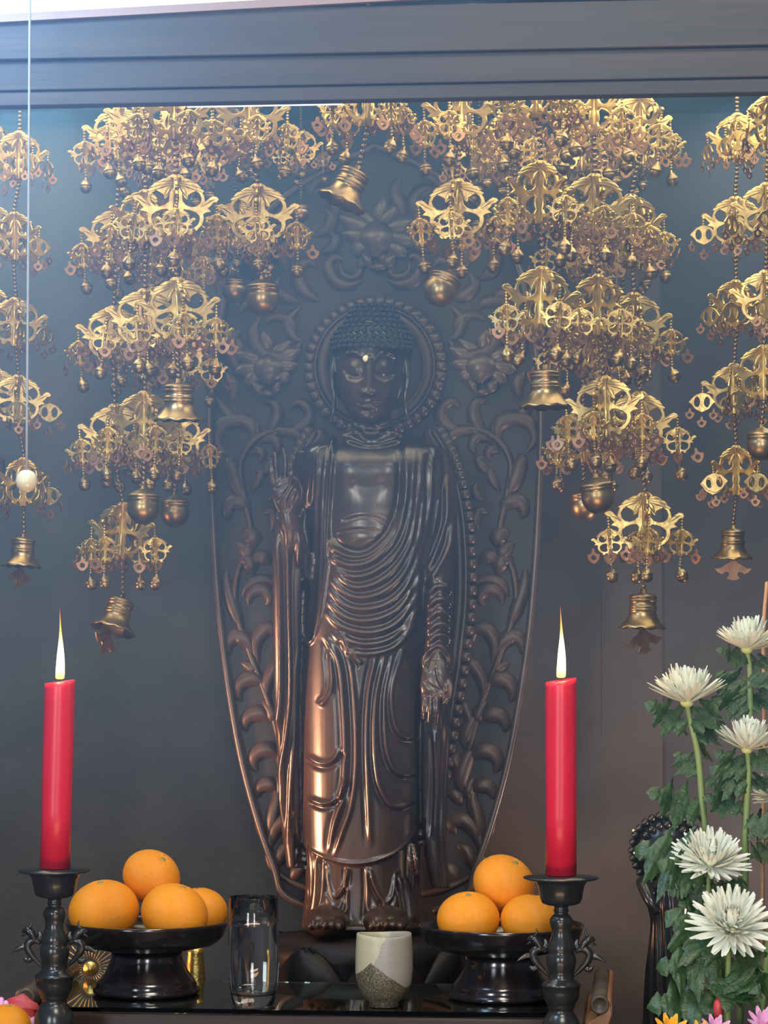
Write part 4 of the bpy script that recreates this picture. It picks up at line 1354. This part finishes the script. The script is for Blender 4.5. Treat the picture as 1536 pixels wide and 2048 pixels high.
def candlestick(label, clabel, flabel, px, py, ctop, lean, flare):
    top = P(px, py, CY)
    z0 = ALTAR_Z
    t = thing('candlestick', label, 'candlestick', (top.x, CY, z0), 0, 'pair of dark bronze candlesticks')
    H = top.z - z0
    prof = [(r * u, H + z * u) for r, z in stick]
    low = prof[-1][1]
    prof += [(.034, low - .012), (.040, low * .45), (.044, .02), (.045, .006), (.045, 0), (0, 0)]
    body_ = lathe(prof, 56)
    b_ = obj('stick', body_, M['bronze'], t)
    # dragon handles on both sides
    for sg in (1, -1):
        def q(x, y, dy=0):
            return (sg * x * u, dy * u, H - y * u)
        segs = [tube([q(24, 200), q(38, 186), q(50, 172), q(56, 158), q(50, 148), q(38, 146), q(30, 152)], [2.2 * u, 5 * u, 7.5 * u, 8 * u, 8 * u, 7 * u, 4 * u], 8, n=26, flat=.9),
                tube([q(40, 146), q(46, 134), q(56, 126), q(66, 128)], [7 * u, 8.5 * u, 8 * u, 3.5 * u], 8, n=12),
                tube([q(54, 122), q(48, 114), q(50, 106)], [3 * u, 2.2 * u, .8 * u], 6, n=8),
                tube([q(60, 132), q(68, 138)], [3 * u, 1.6 * u], 6, n=5)]
        obj('dragon_handle', join(*segs), M['bronze'], b_)
        for pts in ([q(54, 162), q(66, 160), q(80, 166), q(88, 172)], [q(44, 178), q(54, 186), q(62, 182)], [q(36, 148), q(30, 138), q(32, 128)]):
            obj('dragon_fin', tube(pts, [5 * u, 6 * u, 3.5 * u, .8 * u][:len(pts)], 6, n=10, flat=.3), M['bronze'], b_)
    # candle
    ca = thing('candle', clabel, 'candle', (top.x, CY, top.z), 0, 'pair of tall red candles')
    hgt = (py - ctop) * u
    R = 31 * u
    N_ = 48
    V, Fc = [], []
    rows = [(0, R * 1.0), (.3, R * .985), (.6, R * 1.0), (.9, R * 1.01), (.975, R * 1.0), (1.0, R * .985), (1.0, R * .93), (.985, R * .80), (.975, R * .4)]
    for i, (tt, r) in enumerate(rows):
        for k in range(N_):
            a = 2 * math.pi * k / N_
            dz = flare * math.cos(a - .3) * u * 4 * (tt ** 8) if tt > .9 else 0
            wob = 1 + .012 * math.sin(3 * a + tt * 6)
            V.append((lean * u * tt + r * wob * math.cos(a), r * wob * math.sin(a), hgt * tt + dz))
    for i in range(len(rows) - 1):
        for k in range(N_):
            k2 = (k + 1) % N_
            Fc.append((i * N_ + k, i * N_ + k2, (i + 1) * N_ + k2, (i + 1) * N_ + k))
    Fc.append(tuple(range(N_))[::-1])
    Fc.append(tuple(range((len(rows) - 1) * N_, len(rows) * N_)))
    obj('wax', (V, Fc), M['wax'], ca)
    lx = lean * u
    obj('wick', tube([(lx, 0, hgt - 8 * u), (lx + .0004, 0, hgt + 2 * u), (lx - .0008, 0, hgt + 9 * u)], [1.2 * u, 1.2 * u, 1.0 * u], 6, n=6), M['wick'], ca)
    fl_ = [(0, 2), (6.5, 2.5), (9, 5), (9.4, 16), (8.6, 34), (7.6, 50), (5.6, 68), (3.6, 84), (2.0, 100), (1.0, 118), (.4, 134), (0, 148)]
    V, Fc = lathe([(r * u, z * u) for r, z in fl_], 20)
    V = [(v[0] + lx + math.sin(v[2] / u / 40) * 1.5 * u, v[1], v[2] + hgt + 3 * u) for v in V]
    obj('flame', (V, Fc), M['flame'], ca)
    pl = bpy.data.lights.new('candle_light', 'POINT')
    pl.energy, pl.color, pl.shadow_soft_size = .55, (1, .50, .18), .012
    po = link('candle_light', pl, ca, loc=(lx, -.0, hgt + 40 * u))
    po.location.y = -.012


candlestick('dark bronze candlestick with dragon handles at the left', 'tall red candle burning on the left candlestick', '', 110, 1736, 1360, 8, 1.0)
candlestick('dark bronze candlestick with dragon handles at the right', 'tall red candle burning on the right candlestick', '', 1122, 1750, 1364, 1, 1.2)

# ------------------------------------------------------------------ gold wheel behind the left dish
c = P(182, 1936, -.235)
WH = thing('fan_ornament', 'small ribbed gold wheel ornament behind the left fruit dish', 'ornament', (c.x, -.235, ALTAR_Z))
hz = c.z - ALTAR_Z
V, Fc = lathe([(0, -.005), (.003, -.005), (.005, -.002), (.008, -.0018), (.0095, 0), (.0, .001)], 28)
obj('hub', ([(v[0], v[2] - .004, hz + v[1]) for v in V], Fc), M['gold'], WH)
rib = me_new('rib', *tube([(.011, 0, 0), (.022, -.001, 0), (.036, 0, 0)], [.0006, .0010, .0009], 5, n=5))
rib.materials.append(M['brass'])
for k in range(30):
    link('rib', rib, WH, loc=(0, 0, hz), rot=(0, 2 * math.pi * k / 30, 0))
obj('stand', lathe([(0, 0), (.025, 0), (.025, .005), (.006, .012), (.004, hz - .02), (0, hz - .02)], 20), M['brass_dark'], WH)
c = P(384, 1922, -.225)
GV = thing('gold_vase', 'narrow glittering gold vase between the left dish and the glass', 'vase', (c.x, -.20, ALTAR_Z))
hz = P(384, 1895, -.2).z - ALTAR_Z
obj('vase_body', lathe([(0, 0), (.010, 0), (.009, .02), (.006, hz * .5), (.011, hz * .62), (.0135, hz * .8), (.010, hz * .97), (.011, hz), (0, hz)], 24), M['gold'], GV)

# ------------------------------------------------------------------ pull cord with its knob
c = P(53, 962, -.74)
PC = thing('pull_cord', 'thin white pull cord with a round cream knob hanging at the left', 'pull cord', (c.x, -.74, c.z))
obj('knob', lathe([(0, .0118), (.003, .0116), (.007, .0102), (.0105, .0062), (.0118, .0), (.0105, -.006), (.0068, -.0102), (.003, -.0120), (0, -.0122)], 28), M['knob'], PC)
zt = P(55, -60, -.74).z - c.z
obj('cord', tube([(0, 0, .0115), (.0006, 0, zt * .5), (.0008, 0, zt)], [.0014] * 3, 8, n=10), M['cord'], PC)

# ------------------------------------------------------------------ chrysanthemums
def petal_mesh(bend, w, cup):
    V, Fc = [], []
    nu = 7
    for i in range(nu):
        t = i / (nu - 1)
        ww = w * (.35 + .65 * math.sin(math.pi * min(t * 1.15, 1) * .75)) * (1 if t < .82 else (.86 if t < .95 else .42))
        x = t * math.cos(bend * t * .5)
        z = t * math.sin(bend * t) * .75
        for j in (-1, 0, 1):
            V.append((x, j * ww, z + (cup * ww if j else 0)))
    for i in range(nu - 1):
        for j in range(2):
            a = i * 3 + j
            Fc.append((a, a + 1, a + 4, a + 3))
    me = me_new('petal', V, Fc)
    me.materials.append(M['petal'])
    return me


petals = [petal_mesh(b_, w, c_) for b_, w, c_ in ((.22, .078, .5), (.5, .076, .7), (.85, .08, .9), (1.2, .09, 1.0))]


def lobed_leaf(seed):
    rs = random.Random(seed)
    V, Fc = [], []
    nu = 48
    ph = rs.uniform(-.5, .5)
    for i in range(nu):
        t = i / (nu - 1)
        base = .03 if t < .14 else .40 * math.sin(math.pi * min(((t - .12) / .88) ** .75, 1)) ** .8
        lob = .95 + .40 * math.sin((t - .12) * 25 + ph) + .14 * math.sin(t * 74)
        w = max(base * (lob if t > .16 else 1), .012)
        z = -.28 * t * t + .06 * math.sin(t * 9)
        for j in (-1, -.5, 0, .5, 1):
            V.append((t, j * w, z + .10 * abs(j) * w * 2 - .05 * abs(j) ** 3 + rs.uniform(-.012, .012) * abs(j)))
    for i in range(nu - 1):
        for j in range(4):
            a = i * 5 + j
            Fc.append((a, a + 1, a + 6, a + 5))
    me = me_new('leaf', V, Fc)
    me.materials.append(M['leaf'])
    return me


leafs = [lobed_leaf(k) for k in range(4)]


def basis(d, up):
    """rotation whose X axis points along d with Z close to up"""
    x = Vector(d).normalized()
    z = Vector(up)
    z = (z - x * z.dot(x)).normalized()
    y = z.cross(x)
    return Matrix((x, y, z)).transposed().to_euler()


def chrysanthemum(label, Y, head, r_px, axis, stem, leaves, flat=.5, seed=0, lift=0.0):
    """head pixel, head radius, axis the flower faces, stem pixels downwards, leaves (px, py, tip px, tip py, depth)"""
    rs = random.Random(seed)
    hp = P(*head, Y)
    r = r_px * SC(Y)
    foot = P(stem[-1][0], stem[-1][1], Y)
    t = thing('chrysanthemum', label, 'flower', (foot.x, Y, foot.z), 0, 'white chrysanthemums at the right')
    o0 = Vector(t.location)
    pts = [hp - o0] + [P(x, y, Y) - o0 for x, y in stem]
    obj('stem', tube(pts, [5.5 * SC(Y)] * 2 + [6.5 * SC(Y)] * (len(pts) - 2), 8), M['stem'], t)
    ax_ = Vector(axis).normalized()
    hd = link('flower_head', me_new('flower_head', *join(lathe([(0, -.10), (.10, -.09), (.16, -.03), (.17, .05), (.12, .10), (0, .12)], 14))), t, M['flower_core'], loc=hp - o0, scale=(r, r, r))
    hd.rotation_euler = ax_.to_track_quat('Z', 'Y').to_euler()
    for n_, el, ln, kk in ((26, .04, 1.0, 0), (26, .18, .98, 0), (25, .36, .92, 1), (23, .56, .82, 1), (22, .78, .70, 2), (19, 1.0, .58, 3), (15, 1.2, .48, 3), (9, 1.42, .40, 3)):
        for k in range(n_):
            a = 2 * math.pi * (k + rs.uniform(-.25, .25)) / n_ + n_
            e = min(lift + el * flat / .5, 1.5) + rs.gauss(0, .07)
            L_ = ln * rs.uniform(.88, 1.05)
            d = Vector((math.cos(a) * math.cos(e), math.sin(a) * math.cos(e), math.sin(e)))
            p = link('petal', petals[kk], hd, loc=d * .05, scale=(L_, L_ * rs.uniform(.85, 1.15), L_))
            p.rotation_euler = basis(d, (-d.x * math.tan(e), -d.y * math.tan(e), 1))
    for i, (x0, y0, x1, y1, dy) in enumerate(leaves):
        a = P(x0, y0, Y) - o0
        b_ = P(x1, y1, Y + dy) - o0
        d = b_ - a
        ll = d.length
        lf = link('leaf', leafs[(i + seed) % 4], t, loc=a, scale=(ll, ll * rs.uniform(.8, 1.0), ll))
        lf.rotation_euler = basis(d + Vector((0, 0, .25 * ll)), (rs.uniform(-.5, .5), -1.0, rs.uniform(.35, 1.0)))
    return t


VZ = ALTAR_Z + .16
chrysanthemum('white chrysanthemum in side view at the top of the bunch', -.62, (1494, 1300), 72, (.05, -.10, 1), [(1500, 1345), (1500, 1440), (1492, 1560), (1490, 1800), (1480, 2060)],
              [(1500, 1330, 1440, 1305, -.02), (1500, 1340, 1560, 1320, .02), (1498, 1400, 1425, 1345, .02), (1497, 1440, 1440, 1385, -.02), (1500, 1350, 1530, 1380, -.03), (1497, 1430, 1560, 1370, .0)], .72, 1, .26)
chrysanthemum('white chrysanthemum in side view furthest left of the bunch', -.64, (1374, 1406), 82, (.0, -.12, 1), [(1380, 1440), (1396, 1510), (1404, 1600), (1414, 1700), (1430, 1850), (1455, 2060)],
              [(1376, 1470, 1296, 1415, -.02), (1385, 1470, 1435, 1400, -.02), (1390, 1490, 1460, 1450, .02), (1398, 1560, 1345, 1505, .01), (1402, 1570, 1480, 1575, -.02), (1405, 1640, 1305, 1595, -.03), (1392, 1480, 1420, 1520, .03)], .62, 2, .26)
chrysanthemum('white chrysanthemum in side view below the topmost one', -.66, (1494, 1500), 70, (.08, -.14, 1), [(1498, 1540), (1494, 1600), (1490, 1680), (1486, 1850), (1478, 2060)],
              [(1496, 1560, 1430, 1510, -.01), (1496, 1590, 1426, 1545, -.02), (1496, 1530, 1560, 1520, -.02), (1494, 1580, 1550, 1560, .02), (1490, 1630, 1405, 1600, .0), (1490, 1640, 1550, 1680, -.03)], .60, 3, .26)
chrysanthemum('white chrysanthemum cut by the right picture edge', -.60, (1562, 1592), 56, (-.25, -.5, 1), [(1562, 1640), (1550, 1750), (1520, 2060)],
              [(1560, 1660, 1500, 1650, -.02), (1556, 1700, 1500, 1720, -.02)], .6, 4)
chrysanthemum('white chrysanthemum tilted towards the viewer above the lowest one', -.69, (1420, 1730), 80, (.12, -.62, 1), [(1416, 1770), (1422, 1820), (1440, 1920), (1456, 2060)],
              [(1414, 1760, 1262, 1720, .0), (1416, 1770, 1325, 1745, -.03), (1420, 1800, 1345, 1800, -.02), (1418, 1790, 1500, 1770, .02), (1425, 1830, 1370, 1815, -.03)], .58, 5)
chrysanthemum('lowest white chrysanthemum facing the viewer', -.73, (1462, 1856), 86, (.06, -1.0, .95), [(1458, 1905), (1456, 1960), (1456, 2060)],
              [(1452, 1925, 1328, 1840, -.01), (1455, 1935, 1325, 1960, -.02), (1455, 1950, 1505, 1990, -.04), (1456, 1945, 1535, 1910, .0), (1450, 2010, 1305, 2030, -.02), (1456, 1960, 1460, 2020, -.05), (1458, 2010, 1560, 1960, -.02)], .55, 6)
# vase that holds them, its rim just under the picture edge
vb = P(1462, 2075, -.67)
VS = thing('flower_vase', 'dark bronze vase holding the white chrysanthemums', 'vase', (vb.x, -.67, ALTAR_Z))
vh = vb.z - ALTAR_Z
obj('vase_body', lathe([(0, 0), (.045, 0), (.046, .008), (.030, .02), (.05, vh * .5), (.04, vh * .8), (.055, vh), (.050, vh), (.035, vh * .8), (.04, vh * .5), (0, .03)], 40), M['bronze'], VS)
c = P(1528, 1190, -.56)
c2 = P(1524, 2080, -.66)
tag(obj('wooden_stick', tube([P(1534, 1165, -.53), P(1527, 1260, -.53), P(1528, 1420, -.535), P(1526, 1700, -.55), P(1520, 2380, -.56)], [.0022] * 5, 8), M['bamboo']), 'thin orange-brown stick standing behind the topmost chrysanthemum', 'stick')


def small_flower(label, px, py, Y, r_px, mname, n=9, tilt=(-.7, .2)):
    c = P(px, py, Y)
    t = thing('small_flower', label, 'flower', (c.x, Y, vb.z - .005), 0, 'small coloured flowers at the foot of the bunch')
    r = r_px * SC(Y)
    zz = c.z - t.location.z
    obj('stem', tube([(0, 0, 0), (0, 0, zz * .5), (0, 0, zz)], [.0018] * 3, 6, n=5), M['stem'], t)
    me = petals[1].copy()
    me.materials.clear(); me.materials.append(M[mname])
    hd = link('flower_head', me_new('flower_head', *ellipsoid((0, 0, 0), (.16, .16, .12), 10, 6)), t, M['flower_core'], loc=(0, 0, zz), scale=(r, r, r), rot=(-tilt[0], tilt[1], 0))
    for ring_, (e, L_) in enumerate(((.15, 1.0), (.7, .8))):
        for k in range(n):
            a = 2 * math.pi * (k + .5 * ring_) / n
            d = Vector((math.cos(a) * math.cos(e), math.sin(a) * math.cos(e), math.sin(e)))
            p = link('petal', me, hd, loc=d * .05, scale=(L_, L_ * 2.2, L_))
            p.rotation_euler = basis(d, (0, 0, 1))


small_flower('orange-yellow flower at the lower picture edge below the leaves', 1340, 2066, -.78, 38, 'yellow')
small_flower('orange-yellow flower at the lower edge left of the pink one', 1400, 2072, -.80, 30, 'yellow')
small_flower('lilac pink flower at the lower edge under the vase leaves', 1430, 2064, -.79, 34, 'pink')
small_flower('pink flower in the lower right corner', 1525, 2050, -.80, 36, 'pink')
bud = P(1437, 2018, -.765)
BD = thing('red_bud', 'small red bud beside the lowest chrysanthemum stem', 'flower', (bud.x, -.765, vb.z - .005))
bz = bud.z - BD.location.z
obj('bud', ellipsoid((0, 0, bz), (.0055, .0055, .012), 14, 10), M['red'], BD)
obj('stem', tube([(0, 0, 0), (0, 0, bz * .5), (0, 0, bz)], [.0016] * 3, 6, n=5), M['stem'], BD)

# pink ruffled paper and red packet in the left corner
c = P(28, 2026, -.545)
pk = obj('pink_paper', join(*[tube([(x * .006 - .02, .002 * math.sin(x * 2.1), -.12), (x * .006 - .02, -.003, -.02), (x * .0064 - .022, .004 * math.sin(x * 1.7), .010 + .007 * math.sin(x * .55 + 1.2) - .0012 * x)], [.0045, .0048, .0030], 8, n=10) for x in range(9)]), M['pink'], loc=c)
tag(pk, 'pink ruffled paper behind the corner mandarin', 'paper')
c = P(42, 2016, -.535)
rd = obj('red_packet', tube([(0, 0, c.z * -1 + ALTAR_Z), (0, 0, -.02), (.001, 0, .004), (.002, 0, .012)], [.020, .020, .020, .008], 20, n=14, flat=.35), M['red'], loc=c)
tag(rd, 'red packet showing behind the pink paper in the left corner', 'packet')

# ------------------------------------------------------------------ dark attendant figure at the right
AY = -.02
f0 = P(1335, 2040, AY)
AT = thing('attendant_figure', 'dark carved figure with a round beaded halo behind the chrysanthemums', 'statue', (f0.x, AY, ALTAR_Z))
A0 = Vector(AT.location)


def rel(vf):
    return [Vector(v) - A0 for v in vf[0]], vf[1]


robe = loft([(1760, 1310, 1360, AY, .02, .02), (1800, 1295, 1375, AY, .03, .03), (1850, 1302, 1372, AY, .032, .03), (1950, 1292, 1382, AY, .034, .03), (2100, 1285, 1388, AY, .036, .03), (2300, 1275, 1398, AY, .038, .03)], n=70, seg=96)
zlow = ALTAR_Z + .001
rv = []
for v in robe[0]:
    v = Vector(v)
    a = math.atan2(v.y - AY, v.x - f0.x)
    k = 1 + .05 * math.sin(15 * a + v.z * 20)
    rv.append(Vector((f0.x + (v.x - f0.x) * k, AY + (v.y - AY) * k, max(v.z, zlow))))
obj('robe', rel((rv, robe[1])), M['bronze'], AT)
obj('head', rel(join(ellipsoid(P(1335, 1715, AY), (.022, .024, .030)), tube([P(1335, 1740, AY), P(1335, 1770, AY)], [.012, .016], 12))), M['bronze'], AT)
hc_ = P(1335, 1700, AY + .03)
hd_ = obj('halo_disc', rel(lathe([(0, 0), (.040, 0), (.045, .003), (.045, .006), (0, .006)], 40)), M['bronze'], AT)
V = [(hc_.x + v[0], hc_.y - v[2], hc_.z + v[1]) for v in lathe([(0, 0), (.040, 0), (.045, .003), (.045, .006), (0, .006)], 40)[0]]
for i, v in enumerate(V):
    hd_.data.vertices[i].co = Vector(v) - A0
bd_me = me_new('halo_bead', *ellipsoid((0, 0, 0), (.0052, .006, .0052), 10, 7))
bd_me.materials.append(M['bronze'])
for ring_, (rr, nn) in enumerate(((.046, 28), (.034, 20))):
    for k in range(nn):
        a = 2 * math.pi * k / nn
        link('halo_bead', bd_me, AT, loc=(hc_.x + rr * math.cos(a) - A0.x, hc_.y - .006 - A0.y, hc_.z + rr * math.sin(a) - A0.z))
obj('sleeve', rel(ptube([(1302, 1790, AY - .02, 14), (1285, 1765, AY - .03, 13), (1300, 1800, AY - .05, 12), (1315, 1825, AY - .055, 9)], seg=12)), M['bronze'], AT)
for xx, yy in ((1267, 1661), (1269, 1706)):
    q = P(xx, yy, AY + .02)
    obj('pearl', ellipsoid(q - A0, (.0018, .0018, .0018), 8, 6), M['jewel'], AT)

# ------------------------------------------------------------------ haze volume added for the bluish veil over the shrine
HZ0, HZ1 = 1.12, 2.134
hz_m = bpy.data.materials.new('veil_haze')
hz_m.use_nodes = True
nt = hz_m.node_tree
nt.nodes.clear()
o_ = nt.nodes.new('ShaderNodeOutputMaterial')
v_ = nt.nodes.new('ShaderNodeVolumeScatter')
v_.inputs['Color'].default_value = (0.24, 0.53, 1.0, 1)
v_.inputs['Anisotropy'].default_value = 0.0
tc_ = nt.nodes.new('ShaderNodeTexCoord')
sx_ = nt.nodes.new('ShaderNodeSeparateXYZ')
nt.links.new(tc_.outputs['Object'], sx_.inputs[0])
mr_ = nt.nodes.new('ShaderNodeMapRange')          # density rises with height, so the veil is palest at the top
mr_.inputs['From Min'].default_value = HZ0
mr_.inputs['From Max'].default_value = 2.0
mr_.inputs['To Min'].default_value = 0.0
mr_.inputs['To Max'].default_value = 0.42
nt.links.new(sx_.outputs['Z'], mr_.inputs['Value'])
mx_ = nt.nodes.new('ShaderNodeMapRange')          # and thins to the right, shaped for a brighter veil at the left
mx_.inputs['From Min'].default_value = -0.5
mx_.inputs['From Max'].default_value = 0.6
mx_.inputs['To Min'].default_value = 1.0
mx_.inputs['To Max'].default_value = 0.30
nt.links.new(sx_.outputs['X'], mx_.inputs['Value'])
mu_ = nt.nodes.new('ShaderNodeMath')
mu_.operation = 'MULTIPLY'
nt.links.new(mr_.outputs[0], mu_.inputs[0])
nt.links.new(mx_.outputs[0], mu_.inputs[1])
nt.links.new(mu_.outputs[0], v_.inputs['Density'])
nt.links.new(v_.outputs[0], o_.inputs['Volume'])
hz_o = obj('veil_haze', box(-1.5, 1.5, -1.6, WALL_Y - .001, HZ0, HZ1), hz_m, smooth=False)
tag(hz_o, 'thin bluish haze added for the pale veil under the shrine ceiling', 'haze', kind='stuff')
